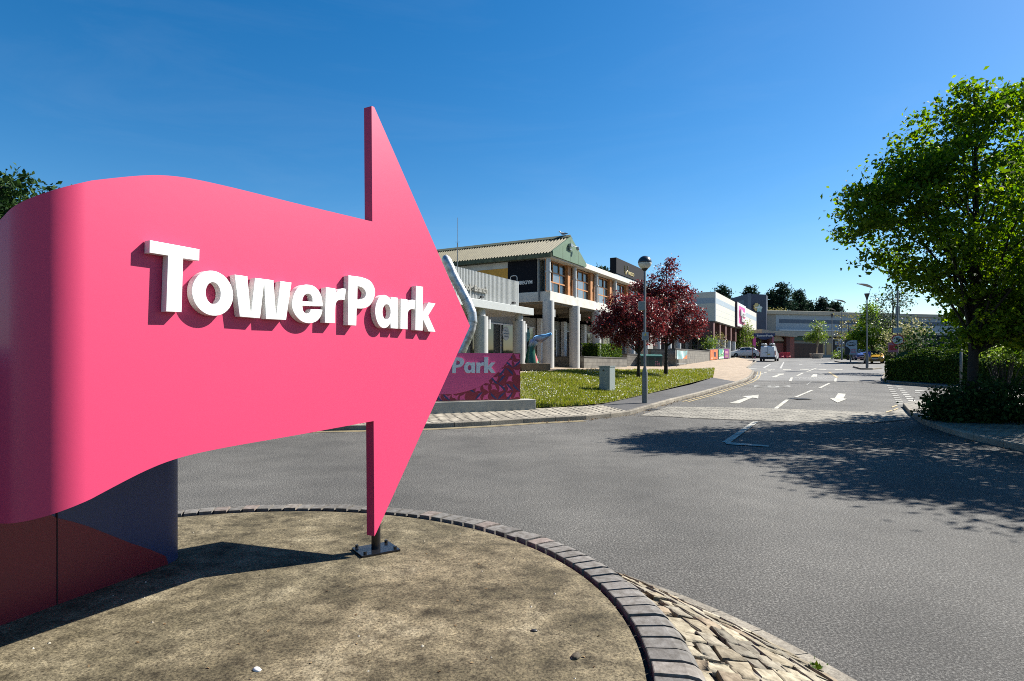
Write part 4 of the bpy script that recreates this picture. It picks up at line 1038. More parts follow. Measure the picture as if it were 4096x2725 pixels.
k.lathe([(.02, .16), (.09, .13), (.1, .02), (.07, -.05), (.02, -.08)], 12, 2.8, -.62, 'z', 6.98); k.build('security_camera', M['galv'], gb)
P_('downpipe', M['grey_steel'], lambda k: k.tube([(.06, .62, 3.7), (.06, .62, 6.1)], .045, 8))

# low branch office at the near end
lb = thing('branch_office', 'low flat building front with ribbed pale parapet, deep canopy and metal Branch lettering', 'building', B(-10, 0, 1.40), RZ)
def Q_(name, m, f, **kw): k = MB(); f(k); k.v = [(x_ + 10, y_, z_) for x_, y_, z_ in k.v]; return k.build(name, m, lb, **kw)
Q_('canopy', M['fascia'], lambda k: k.box(-18, -2.48, -.34, 2.6, 2.66, 3.02), bevel=.012)
def ribs(k):
    n_ = 118; rows = []
    for i in range(n_):
        l_ = -18 + 14.5 * i / n_; p = 14.5 / n_
        for dx, dy in ((0, 0), (.30 * p, 0), (.42 * p, .045), (.88 * p, .045)): rows.append([(l_ + dx, .02 + dy, 3.03), (l_ + dx, .02 + dy, 4.35)])
    rows.append([(-3.5, .02, 3.03), (-3.5, .02, 4.35)]); k.grid(rows, flip=True)
    for i in range(36):
        m_ = .02 + 4.6 * i / 36; k.box(-3.56, -3.5 - (.045 if i % 2 else 0), m_, m_ + 4.6 / 36, 3.03, 4.35)
    k.box(-18, -3.56, .075, 4.6, 3.03, 4.30)
Q_('ribbed_parapet', M['corr'], ribs)
for l_ in (-3.4, -7.1, -10.8, -14.5):
    k = MB(); k.cyl(l_ + 10, .05, -.5, 2.31, .33, n=28); k.cyl(l_ + 10, .05, 2.31, 2.657, .21, n=20); c = k.build('column', M['colpaint'], lb, smooth=True, auto=True)
    k = MB(); k.box(l_ + 10.36, l_ + 10.6, .0, .06, 1.92, 1.95); k.box(l_ + 10.5, l_ + 10.57, -.12, .2, 1.75, 2.2); k.build('wall_light', M['white'], c)
vs, fs = text_geo('Poole Branch', .40, .05, .012)
wm = max(v[0] for v in vs); k = MB(); k.add([(-6.72 + 10 + (v[0] - wm) * 1.02, -.06 - v[2], 3.42 + v[1]) for v in vs], fs); k.build('lettering', M['metaltext'], lb)
for l_ in (-4.6, -7.6, -11): k = MB(); k.tube([(l_ + 10, .0, 3.02), (l_ + 10, -.28, 3.14)], .018, 6); k.box(l_ + 9.9, l_ + 10.1, -.36, -.24, 3.10, 3.19); k.build('floodlight', M['plasticblack'], lb)
# mast on its roof
mp = P(457.5, 290, 29.5); an = thing('antenna_mast', 'thin grey antenna mast rising above the branch roof beside the gable', 'antenna', (mp[0], mp[1], 5.70))
k = MB(); k.tube([(0, 0, 0), (0, 0, 1.75)], .028, 6); k.build('mast', M['grey_steel'], an)
k = MB(); k.tube([(0, 0, 1.75), (0, 0, 3.0)], .010, 5); k.tube([(-.12, 0, 1.8), (.12, 0, 1.8)], .008, 5); k.build('aerial', M['grey_steel'], an)
# gull on the ridge
gp_ = B(2.35, .15, 9.145); gu = thing('seagull', 'white gull with grey wings standing on the roof ridge', 'bird', gp_, R(150))
k = MB(); prof = [(-.24, .13, .01), (-.16, .15, .045), (-.04, .17, .075), (.08, .19, .075), (.15, .23, .05), (.18, .28, .045), (.21, .32, .05), (.25, .32, .04), (.275, .31, .012)]
k.grid([[(x_, r_ * math.cos(a), z_ + r_ * math.sin(a)) for a in [2 * math.pi * i / 10 for i in range(11)]] for x_, z_, r_ in prof]); k.tube([(.27, 0, .31), (.33, 0, .295)], [.012, .004], 6)
for s_ in (-.03, .03): k.tube([(.0, s_, .12), (.01, s_, 0)], .008, 5)
k.build('body', M['gull_w'], gu, smooth=True)
for s_ in (-1, 1):
    k = MB(); k.hexa([(.1, s_ * .06, .17), (-.32, s_ * .02, .13), (-.22, s_ * .07, .13), (.06, s_ * .082, .16)], [(.1, s_ * .05, .23), (-.32, s_ * .02, .15), (-.2, s_ * .06, .20), (.06, s_ * .07, .235)]); k.build('wing', M['gull_g'], gu)
# roof sign box
rsg = thing('roof_sign', 'dark box sign with gold V emblem on the building parapet', 'sign', B(12.1, .2, 7.87), RZ)
k = MB(); k.box(0, 7, 0, .5, .33, 1.5); k.build('box', M['dark_panel'], rsg, bevel=.01)
k = MB(); [k.box(x_, x_ + .08, .15, .35, .0, .33) for x_ in (.4, 3.4, 6.4)]; k.box(0, 6.9, .05, .1, .18, .28); k.build('support', M['galv'], rsg)
k = MB(); k.tube([(1.85, -.02, 1.15), (1.9, -.02, .7), (2.12, -.02, .5), (2.3, -.02, .68), (2.55, -.02, .86), (2.62, -.02, 1.2)], .04, 6)
k.build('emblem', M['gold'], rsg)
vs, fs = text_geo('PREZZO', .34, .03, .008); k = MB(); k.add([(2.75 + v[0] * 1.15, -.02 - v[2], .58 + v[1]) for v in vs], fs); k.build('lettering', M['gold'], rsg)

# ---------------------------------------------------------------- whale tail sculpture on its timber base
tx, ty = XY(534.5, 30); wt = thing('tail_sculpture', 'painted whale tail sculpture, blue fluke on green and pink stem', 'sculpture', (tx, ty, 1.36), R(12))
M['tail'] = bpy.data.materials.new('painted_tail'); M['tail'].use_nodes = True
nt = M['tail'].node_tree; b_ = nt.nodes['Principled BSDF']; tc = _n(nt, 'ShaderNodeTexCoord'); sp_ = _n(nt, 'ShaderNodeSeparateXYZ'); nt.links.new(tc.outputs['Object'], sp_.inputs[0])
no = _n(nt, 'ShaderNodeTexNoise'); no.inputs['Scale'].default_value = 6; nt.links.new(tc.outputs['Object'], no.inputs['Vector'])
ma = _n(nt, 'ShaderNodeMath', operation='MULTIPLY_ADD'); nt.links.new(no.outputs['Fac'], ma.inputs[0]); ma.inputs[1].default_value = .6; nt.links.new(sp_.outputs[2], ma.inputs[2])
mr = _n(nt, 'ShaderNodeMapRange'); mr.inputs[1].default_value = .45; mr.inputs[2].default_value = 1.9; nt.links.new(ma.outputs[0], mr.inputs[0])
rp = _n(nt, 'ShaderNodeValToRGB'); e = rp.color_ramp.elements; e[0].color = (.05, .35, .2, 1); e[1].color = (.16, .42, .75, 1)
for p_, c_ in ((.15, (.62, .10, .12)), (.3, (.60, .14, .16)), (.42, (.45, .5, .06)), (.55, (.02, .12, .06)), (.66, (.45, .52, .60)), (.80, (.22, .24, .42))): q = e.new(p_); q.color = (*c_, 1)
nt.links.new(mr.outputs[0], rp.inputs[0])
mx1 = _n(nt, 'ShaderNodeMapRange'); mx1.inputs[1].default_value = -.02; mx1.inputs[2].default_value = .08; nt.links.new(sp_.outputs[0], mx1.inputs[0])
mz1 = _n(nt, 'ShaderNodeMapRange'); mz1.inputs[1].default_value = .95; mz1.inputs[2].default_value = 1.25; nt.links.new(sp_.outputs[2], mz1.inputs[0])
mm_ = _n(nt, 'ShaderNodeMath', operation='MAXIMUM'); nt.links.new(mx1.outputs[0], mm_.inputs[0]); nt.links.new(mz1.outputs[0], mm_.inputs[1])
gm_ = _n(nt, 'ShaderNodeMix', data_type='RGBA'); gm_.inputs[6].default_value = (.012, .075, .045, 1); nt.links.new(mm_.outputs[0], gm_.inputs[0]); nt.links.new(rp.outputs[0], gm_.inputs[7]); nt.links.new(gm_.outputs[2], b_.inputs['Base Color']); b_.inputs['Roughness'].default_value = .3
k = MB(); secs = [(-.15, 0, .16, .36, .30), (-.17, .25, .16, .30, .25), (-.19, .5, .16, .22, .2), (-.17, .75, .18, .17, .16), (-.09, .95, .2, .17, .15), (.02, 1.1, .22, .22, .13)]
rows = []
for cx_, z_, yc, rx_, ry_ in secs: rows.append([(cx_ + rx_ * math.cos(a), ry_ * math.sin(a), z_ + .20 + .1 * math.cos(a) * (-1 if z_ > .8 else 0)) for a in [2 * math.pi * i / 16 for i in range(17)]])
k.grid(rows); k.build('stem', M['tail'], wt, smooth=True)
k = MB(); fl = [(-.2, -.25, 1.18), (-.05, -.1, 1.48), (.15, -.2, 1.58), (.45, -.42, 1.62), (.68, -.65, 1.70), (.42, -.3, 1.40), (.2, .0, 1.22), (.45, .35, 1.40), (.68, .65, 1.68), (.40, .45, 1.62), (.12, .2, 1.58), (-.05, .1, 1.48), (-.2, .22, 1.18)]
top = [(x_, y_, z_ + .0) for x_, y_, z_ in fl]; bot = [(x_ + .05, y_ * .96, z_ - .10) for x_, y_, z_ in fl]; n = len(fl); ctr_t = (.0, 0, 1.42); ctr_b = (.08, 0, 1.2)
k.add(top + bot + [ctr_t, ctr_b], [(i, (i + 1) % n, 2 * n) for i in range(n)] + [(n + (i + 1) % n, n + i, 2 * n + 1) for i in range(n)] + [(i, n + i, n + (i + 1) % n, (i + 1) % n) for i in range(n)])
fk = k.build('fluke', M['tail'], wt, smooth=True)
tb_ = thing('timber_plinth', 'weathered timber sleeper plinth under the tail sculpture', 'plinth', (tx, ty, 1.30), R(8))
k = MB(); [k.box(-.72, .72, -.45 + .3 * i, -.17 + .3 * i, -.12, .22) for i in range(3)]; k.build('sleepers', M['woodold'], tb_, bevel=.01)

# ---------------------------------------------------------------- street furniture on the bank
LPIX = [[(CX + F * p[0] / p[1], HZ - F * (p[2] - CZ) / p[1]) for p in r] for r in lawn_rows]
def lawn_at(px, py):
    best = min(((LPIX[j][i][0] - px) ** 2 + (LPIX[j][i][1] - py) ** 2 * 4, j, i) for j in range(24) for i in range(60)); return lawn_rows[best[1]][best[2]]
q = lawn_at(609, 391); cb = thing('utility_cabinet', 'grey green metal utility cabinet standing on the grass bank', 'cabinet', (q[0], q[1], q[2] - .03), R(-35))
sca = q[1] / 22.0
k = MB(); k.box(-.21, .21, -.23, .23, 0, .90); k.build('body', M['cab'], cb, bevel=.01)
k = MB(); k.box(-.23, .23, -.25, .25, .902, .935); k.build('lid', M['cab'], cb, bevel=.006)
k = MB(); k.box(-.185, .185, -.243, -.232, .05, .87); dr_ = k.build('door', M['cab'], cb, bevel=.003)
k = MB(); k.lathe([(.035, -.253), (.035, -.2435)], 14, -.03, 0, 'y', .77); k.build('lock', M['signblack'], dr_)
cb.scale = (1.05, 1.05, 1.05)
q = G(644.8, 402.9, KH); gl = thing('globe_lamp_post', 'slim grey lamp post with smoky globe lantern in front of the purple trees', 'lamp post', q)
k = MB(); k.lathe([(.095, -.05), (.095, 1.02), (.085, 1.06), (.045, 1.22), (.037, 4.45), (.03, 4.47)], 14); k.build('post', M['grey_steel'], gl, smooth=True, auto=True)
k = MB(); k.lathe([(.045, 4.43), (.10, 4.49), (.11, 4.53), (.05, 4.54)], 18); k.build('collar', M['plasticblack'], gl, smooth=True, auto=True)
cz_ = 4.71; rg = .225
k = MB(); k.lathe([(rg * math.sin(R(a)), cz_ - rg * math.cos(R(a))) for a in range(28, 93, 6)], 28); globe = k.build('globe', M['lampglass'], gl, smooth=True)
k = MB(); k.lathe([(rg * 1.012 * math.sin(R(a)), cz_ - rg * 1.012 * math.cos(R(a))) for a in range(88, 180, 7)], 28); k.build('cap', M['capblack'], globe, smooth=True)
k = MB(); k.tube([(0, 0, 4.53), (0, 0, 4.74)], .012, 6); k.build('lamp_stem', M['grey_steel'], globe)
k = MB(); k.box(-.22, -.02, -.12, .08, 3.10, 3.40); k.build('control_box', M['cab'], gl, bevel=.01)
k = MB(); k.box(-.11, .11, -.075, -.062, 2.10, 2.37); spn = k.build('notice_plate', M['signgrey'], gl)
k = MB(); k.add([(-.045, -.079, 2.26), (.045, -.079, 2.26), (0, -.079, 2.345)], [(0, 1, 2)]); k.build('warning_triangle', M['signyellow'], spn)
k = MB(); [k.box(-.08, .08, -.080, -.0755, 2.13 + .03 * i, 2.14 + .03 * i) for i in range(4)]; k.build('text_lines', M['grey_steel'], spn)

q = lawn_at(639.4, 378.3); make_tree('purple_maple', 'smaller purple leaved maple, the nearer of two, crown reaching toward the columns', 'tree', (q[0], q[1], q[2] - .03),
    [(-.9, 0, 2.7, 1.3, 1.2, .85, 100), (.1, 0, 2.45, 1.25, 1.2, .75, 80), (.0, .2, 3.45, 1.2, 1.2, .8, 80), (-1.75, 0, 2.45, .5, .6, .5, 26), (-.75, 0, 3.75, .7, .6, .5, 30), (-.5, 0, 1.85, .9, .9, .35, 26), (.7, 0, 2.9, .9, .9, .8, 50), (-1.3, 0, 3.2, .7, .7, .6, 30)], 'leaf_purple', 1.2, .085, .12, 26, .16, 'bark_dark', 'purple maples on the bank', 22)
q = lawn_at(664.8, 375.3); make_tree('purple_maple', 'taller purple leaved maple on the bank right of the globe lamp', 'tree', (q[0], q[1], q[2] - .03),
    [(.1, 0, 3.6, 1.65, 1.6, 1.3, 150), (-.1, 0, 5.1, .8, .8, 1.0, 56), (-1.15, 0, 4.5, .85, .8, .7, 46), (1.35, 0, 3.2, .85, 1.0, .85, 70), (.6, 0, 2.45, 1.5, 1.3, .6, 80), (.2, 0, 6.1, .35, .35, .5, 14), (-1.6, 0, 4.9, .4, .35, .4, 14), (.8, 0, 4.6, .7, .7, .6, 36), (-1.0, 0, 3.5, .9, .9, .9, 60), (-1.7, 0, 3.9, .6, .6, .6, 26)], 'leaf_purple', 1.6, .10, .125, 26, .16, 'bark_dark', 'purple maples on the bank', 30)

# planter walls, hedge, bins
def wall(name, label, pts, h, th, m, cap=None, zbase=None, group='grey block walls along the plaza'):
    a, b = Vector(pts[0]), Vector(pts[1]); d = b - a; t = thing(name, label, 'wall', tuple(a), math.atan2(d.y, d.x), group); L_ = math.hypot(d.x, d.y)
    h0, h1 = (h, h) if not hasattr(h, '__len__') else h; k = MB()
    k.hexa([(0, 0, -.5), (L_, 0, d.z - .5), (L_, th, d.z - .5), (0, th, -.5)], [(0, 0, h0), (L_, 0, d.z + h1), (L_, th, d.z + h1), (0, th, h0)]); k.build('blockwork', M[m], t)
    if cap:
        k = MB(); e_ = .03; k.hexa([(-e_, -e_, h0 + .002), (L_ + e_, -e_, d.z + h1 + .002), (L_ + e_, th + e_, d.z + h1 + .002), (-e_, th + e_, h0 + .002)], [(-e_, -e_, h0 + .07), (L_ + e_, -e_, d.z + h1 + .07), (L_ + e_, th + e_, d.z + h1 + .07), (-e_, th + e_, h0 + .07)]); k.build('coping', M[cap], t)
    return t
p0, p1 = P(584, 366, 37.5), P(627, 366.3, 42.5); wall('planter_wall', 'low grey block planter wall under the clipped hedge', (p0, p1), ZP(357.3, 37.5) - p0[2], 2.4, 'block', 'coping')
hx, hy, hzz = P(606.5, 357.5, 41.2); hedge('clipped_hedge', 'clipped box hedge growing in the block planter before the columns', (hx - .2, hy + .6, hzz - .1), math.atan2(p1[1] - p0[1], p1[0] - p0[0]), 3.6, 1.3, 1.0, 'leaf_hedge', 5200, .11)
p0, p1 = P(627.2, 366.3, 44.5), P(651, 366.5, 47); wall('planter_wall', 'taller grey block wall section behind the green bins', (p0, p1), ZP(354.5, 44.5) - p0[2], .4, 'block', 'coping')
p0, p1 = P(651, 366.5, 47), P(675, 366.6, 48); wall('planter_wall', 'highest grey block wall section, right of the green bins', (p0, p1), ZP(349.8, 47) - p0[2], .4, 'block', 'coping')
p0, p1 = P(675.3, 366.6, 48), P(709, 360.6, 62); wall('planter_wall', 'long grey block wall receding up the slope behind the turquoise banner', (p0, p1), (ZP(349.2, 48) - p0[2], ZP(351.6, 62) - p1[2]), .4, 'block', 'coping')
p0, p1 = P(709.2, 360.5, 62.2), P(730, 358.3, 73); wall('planter_wall', 'far end of the block wall carrying three posters', (p0, p1), (ZP(350.4, 62.2) - p0[2], ZP(348.4, 73) - p1[2]), .35, 'block', 'coping')
wa = math.atan2(p1[1] - p0[1], p1[0] - p0[0]); WL = math.hypot(p1[0] - p0[0], p1[1] - p0[1]); W0 = p0
for nm, lab, m_, l0, l1 in (('poster', 'orange red poster on the far block wall', 'poster_orange', .3, 4.3), ('poster', 'blue and green poster on the far block wall', 'poster_green', 4.9, 7.9), ('poster', 'purple poster on the far block wall', 'poster_purple', 8.3, 11.2)):
    f = l0 / WL; bz_ = p0[2] + (p1[2] - p0[2]) * f; t = thing(nm, lab, 'poster', (p0[0] + math.cos(wa) * l0, p0[1] + math.sin(wa) * l0, bz_), wa, 'posters on the block wall')
    dz_ = (p1[2] - p0[2]) / WL * (l1 - l0); k = MB(); k.hexa([(0, -.06, .06), (l1 - l0, -.06, .06 + dz_), (l1 - l0, -.012, .06 + dz_), (0, -.012, .06)], [(0, -.06, 1.12), (l1 - l0, -.06, 1.12 + dz_), (l1 - l0, -.012, 1.12 + dz_), (0, -.012, 1.12)]); k.build('board', M[m_], t)
    k = MB(); w_ = l1 - l0
    if 'orange' in lab: k.box(w_ * .45, w_ * .75, -.066, -.062, .35 + dz_ * .6, .85 + dz_ * .6); k.build('dark_figure', M['plumframe'], t); k = MB(); k.box(w_ * .1, w_ * .3, -.066, -.062, .2 + dz_ * .2, .26 + dz_ * .2); k.build('small_print', M['signwhite'], t)
    elif 'green' in lab: k.hexa([(0.02, -.066, .10), (w_ - .02, -.066, .10 + dz_), (w_ - .02, -.062, .10 + dz_), (0.02, -.062, .10)], [(0.02, -.066, .3), (w_ - .02, -.066, .3 + dz_), (w_ - .02, -.062, .3 + dz_), (0.02, -.062, .3)]); k.build('white_foot', M['signwhite'], t); k = MB(); k.tube([(.15, -.066, .35), (w_ * .4, -.066, .55 + dz_ * .4), (w_ * .7, -.066, .6 + dz_ * .7), (w_ - .1, -.066, .95 + dz_)], .045, 5); k.build('swirl', M['leaf_lime'], t)
    else: k.box(w_ * .15, w_ * .8, -.066, -.062, .62 + dz_ * .5, .88 + dz_ * .5); k.build('pale_lettering', M['pinkpale'], t); k = MB(); [k.box(w_ * .15, w_ * .8, -.066, -.062, .2 + .1 * i + dz_ * .5, .25 + .1 * i + dz_ * .5) for i in range(3)]; k.build('gold_lines', M['gold'], t)
q0, q1 = P(676.6, 360, 46.5), P(686, 359, 49.5); t = thing('banner_frame', 'sagging turquoise fabric banner tied to a metal frame by the block wall', 'banner', P(676.6, 365.5, 46.5), math.atan2(q1[1] - q0[1], q1[0] - q0[0])); L_ = math.hypot(q1[0] - q0[0], q1[1] - q0[1])
k = MB(); [k.tube([(x_, 0, -.1), (x_, 0, 1.22)], .025, 6) for x_ in (0, L_)]; k.tube([(0, 0, .12), (L_, 0, .12)], .02, 6); k.build('frame', M['grey_steel'], t)
k = MB(); k.grid([[(L_ * u, -.04 + .07 * math.sin(u * 9 + v * 2), .52 + .70 * v - .10 * math.sin(math.pi * u) * v * v) for u in [i / 20 for i in range(21)]] for v in [j / 8 for j in range(9)]]); k.build('fabric', M['banner'], t, smooth=True)
k = MB(); k.add([(L_ * .5, -.12, .53), (L_ - .02, -.10, .53), (L_ - .02, -.10, .86), (L_ * .78, -.12, .74)], [(0, 1, 2, 3)]); k.build('red_corner', M['poster_orange'], t)
def make_bin(lab, px, Y, wd):
    b = P(px, 366.6, Y); t = thing('litter_bin', lab, 'bin', (b[0], b[1], b[2]), R(10), 'green bins by the block wall')
    k = MB(); k.box(-wd, wd, -.28, .28, 0, .78); k.build('body', M['bin'], t, bevel=.03)
    k = MB(); k.grid([[(x_, .3 * math.cos(a), .80 + .13 * math.sin(a)) for a in [math.pi * i / 10 for i in range(11)]] for x_ in (-wd - .02, wd + .02)]); k.box(-wd - .02, wd + .02, -.3, .3, .782, .81); k.build('lid', M['binlid'], t, smooth=True, auto=True)
    k = MB(); k.box(-wd * .75, wd * .75, -.295, -.282, .52, .70); k.build('slot', M['signblack'], t); return t
make_bin('green litter bin half hidden behind the lamp post', 643.2, 45.5, .30); make_bin('green litter bin in the middle of the row of three', 649, 45.8, .40)
t = make_bin('green litter bin with white print, at the wall end of the row', 655.8, 46.2, .40)
k = MB(); [k.box(-.2 + .15 * (i % 3), -.1 + .15 * (i % 3), -.292, -.284, .1 + .13 * (i // 3), .17 + .13 * (i // 3)) for i in range(8)]; k.build('print', M['pinkpale'], t)

# ---------------------------------------------------------------- vehicles
def car_body(name, prof, W, sect, m, parent, crown=.03):
    "prof: (x, z_top, z_belt, roof half-width) stations; a closed shell"
    rows = []
    for x_, zt, zb_, wr in prof:
        zb_ = min(zb_, zt - .02); hw = W / 2; g0 = sect
        tap = 1 - .10 * max(0, (abs(x_) / max(abs(p[0]) for p in prof)) - .75) * 4
        hw *= tap; wr = min(wr, hw * .97)
        pts = [(hw * .86, g0), (hw * .97, g0 + .12), (hw, g0 + .38), (hw * .975, zb_), (wr, zt - .03), (wr * .72, zt), (0, zt + crown * .5)]
        rows.append([(x_, y_, z_) for y_, z_ in pts] + [(x_, -y_, z_) for y_, z_ in pts[::-1][1:]])
    k = MB(); k.grid(rows); n = len(rows[0])
    k.add(rows[0], [tuple(range(n))]); k.add(rows[-1], [tuple(range(n - 1, -1, -1))])
    for r0, r1 in zip(rows, rows[1:]): k.add([r0[0], r1[0], r1[-1], r0[-1]], [(0, 1, 2, 3)])
    return k.build(name, m, parent, smooth=True, auto=True)
def wheels(t, xs, W, r, parent=None):
    for x_ in xs:
        for s_ in (-1, 1):
            y0 = s_ * (W / 2 - .10); k = MB(); k.lathe([(r * .62, -.10), (r * .95, -.10), (r, -.07), (r, .07), (r * .95, .10), (r * .62, .10)], 24, x_, y0, 'y', r)
            w = k.build('wheel', M['tyre'], t, smooth=True, auto=True)
            k = MB(); k.lathe([(r * .62, -.085), (r * .5, -.06), (r * .5, .06), (r * .62, .085)], 20, x_, y0, 'y', r)
            for i in range(5):
                a = 2 * math.pi * i / 5; k.tube([(x_, y0 + s_ * .088, r), (x_ + r * .58 * math.cos(a), y0 + s_ * .09, r + r * .58 * math.sin(a))], .035, 5)
            k.build('rim', M['rim'], w)
def glassq(t, quads, m='glass', name='window'):
    for q in quads:
        a = [Vector(p) for p in q]; n = (a[1] - a[0]).cross(a[2] - a[0]).normalized() * .012; c = sum(a, Vector()) / len(a)
        if n.dot(Vector((c.x * .2, c.y, c.z - .7))) < 0: n = -n
        k = MB(); k.add([tuple(p + n) for p in a], [tuple(range(len(a)))]); k.build(name, M[m], t)
def hatchback(label, loc_, rz, paint, yellow=False, rear=False):
    t = thing('parked_car', label, 'car', loc_, rz); W = 1.76
    prof = [(2.10, .50, .46, .70), (2.06, .70, .62, .72), (1.9, .80, .74, .74), (1.35, .93, .86, .74), (1.02, 1.0, .93, .74), (.35, 1.38, .98, .60), (.0, 1.46, 1.0, .60), (-.6, 1.47, 1.02, .60), (-1.2, 1.42, 1.05, .58), (-1.6, 1.28, 1.06, .58), (-1.95, 1.0, .94, .66), (-2.06, .80, .72, .70), (-2.08, .5, .46, .7)]
    car_body('body', prof, W, .20, M[paint], t); wheels(t, (1.28, -1.28), W, .31)
    y = lambda zb_: W / 2 * .975
    for s_ in (-1, 1):
        a, b = s_ * .862, s_ * .63
        glassq(t, [[(.86, a, 1.0), (.02, a, 1.02), (.02, b, 1.40), (.34, b + s_ * .015, 1.34)], [(-.06, a, 1.02), (-.86, a, 1.04), (-.86, b, 1.41), (-.06, b, 1.41)], [(-.94, a, 1.05), (-1.55, a * .98, 1.08), (-1.42, b, 1.27), (-.94, b, 1.40)]], name='side_window')
        k = MB(); k.box(.78, .92, min(s_ * .88, s_ * 1.04), max(s_ * .88, s_ * 1.04), .98, 1.10); k.build('wing_mirror', M[paint], t, bevel=.02)
        k = MB(); k.hexa([(2.04, s_ * .50, .62), (1.86, s_ * .83, .62), (1.80, s_ * .80, .62), (1.9, s_ * .5, .62)], [(1.96, s_ * .50, .78), (1.70, s_ * .83, .82), (1.62, s_ * .80, .82), (1.8, s_ * .5, .80)]); k.build('headlight', M['lens'], t)
        k = MB(); k.hexa([(-2.09, s_ * .62, .78), (-1.9, s_ * .86, .78), (-1.8, s_ * .8, .78), (-1.9, s_ * .62, .78)], [(-1.99, s_ * .62, 1.0), (-1.8, s_ * .85, 1.02), (-1.7, s_ * .78, 1.02), (-1.8, s_ * .62, 1.0)]); k.build('tail_light', M['redlens'], t)
    glassq(t, [[(1.0, -.66, 1.02), (1.0, .66, 1.02), (.40, .54, 1.37), (.40, -.54, 1.37)]], name='windscreen')
    glassq(t, [[(-1.64, -.5, 1.26), (-1.64, .5, 1.26), (-1.93, .58, 1.04), (-1.93, -.58, 1.04)]], name='rear_window')
    k = MB(); k.box(2.085, 2.115, -.48, .48, .30, .42); k.box(2.068, 2.098, -.26, .26, .56, .66); k.build('grille', M['plasticblack'], t)
    k = MB(); k.box(2.10, 2.125, -.26, .26, .45, .54); k.build('number_plate', M['plate_w'], t)
    k = MB(); k.box(-2.11, -2.075, -.26, .26, .62, .72); k.build('number_plate', M['plate_y'], t); return t
a = P(728.9, 357.0, 88); wc = hatchback('white hatchback parked side on beyond the poster wall, left of the van', P(743.0, 357.1, 88), R(180 - 3), 'carwhite')
b3 = G(865 + 10, 363.7, 0); yc = P(873.8, 363.9, 65); hatchback('yellow hatchback waiting at the side road beside the dark hedge', (yc[0], yc[1], zr(65)), math.atan2(-yc[1], -yc[0]) + R(3), 'caryellow')
bcp = P(859, 358.5, 74); hatchback('blue car mostly hidden behind the signs near the yellow car', (bcp[0] + .3, bcp[1], zr(74) + .03), math.atan2(-bcp[1], -bcp[0]) + R(8), 'carblue')
bk = P(699, 357.5, 72); hatchback('black car parked behind the long block wall by the green shrub', (bk[0], bk[1], 1.45), RZ + R(75), 'carblack')
bl = P(734.5, 357.0, 95); hatchback('dark car half hidden behind the white hatchback bonnet', (bl[0], bl[1], zr(95) + .1), R(100), 'carblack')
# van
vp = P(769.5, 361.9, 73); van = thing('white_van', 'white delivery van seen from behind with roof load and yellow plate', 'van', (vp[0], vp[1], zr(73)), RZ + R(0))
W = 1.80
prof = [(2.15, .55, .5, .66), (2.10, .82, .74, .72), (1.55, 1.0, .92, .74), (1.2, 1.12, 1.02, .74), (.55, 1.70, 1.08, .68), (.2, 1.80, 1.1, .72), (-.8, 1.82, 1.1, .74), (-1.95, 1.80, 1.1, .74), (-2.10, 1.72, 1.08, .73), (-2.14, 1.0, .94, .80), (-2.15, .5, .46, .82)]
car_body('body', prof, W, .24, M['carwhite'], van); wheels(van, (1.35, -1.35), W, .33)
k = MB(); k.box(-2.22, -2.12, -.86, .86, .26, .52); k.build('rear_bumper', M['plasticblack'], van, bevel=.02)
k = MB(); k.box(-2.2, -2.155, -.30, .02, .78, .89); k.build('number_plate', M['plate_y'], van)
k = MB(); k.box(-2.17, -2.13, -.006, .006, .55, 1.66); k.build('door_seam', M['plasticblack'], van)
k = MB(); k.box(-2.19, -2.145, .03, .2, 1.02, 1.07); k.build('handle', M['plasticblack'], van)
for s_ in (-1, 1):
    k = MB(); k.box(-2.17, -2.06, min(s_ * .80, s_ * .89), max(s_ * .80, s_ * .89), .72, 1.25); k.build('tail_light', M['redlens'], van)
    k = MB(); k.box(.95, 1.1, min(s_ * .9, s_ * 1.08), max(s_ * .9, s_ * 1.08), 1.0, 1.2); k.build('wing_mirror', M['plasticblack'], van)
    glassq(van, [[(1.1, s_ * .87, 1.1), (.25, s_ * .87, 1.1), (.25, s_ * .74, 1.62), (.6, s_ * .72, 1.60)]], name='side_window')
glassq(van, [[(1.16, -.66, 1.15), (1.16, .66, 1.15), (.60, .6, 1.66), (.60, -.6, 1.66)]], name='windscreen')
k = MB(); k.tube([(-1.8, -.62, 1.88), (1.0 - 1, -.62, 1.88)], .03); k.tube([(-1.8, .62, 1.88), (0, .62, 1.88)], .03)
for x_ in (-1.6, -.9, -.2): k.tube([(x_, -.7, 1.86), (x_, .7, 1.86)], .025)
k.build('roof_rack', M['grey_steel'], van)
ld = thing('roof_load', 'grey rolled load strapped on the van roof rack', 'cargo', (vp[0], vp[1], zr(73) + 1.86), RZ)
k = MB(); [k.tube([(-1.9, y_, .16), (-.1, y_, .16)], .13, 12) for y_ in (-.52, -.3, .38, .6)]; k.build('rolls', M['galv'], ld, smooth=True, auto=True)

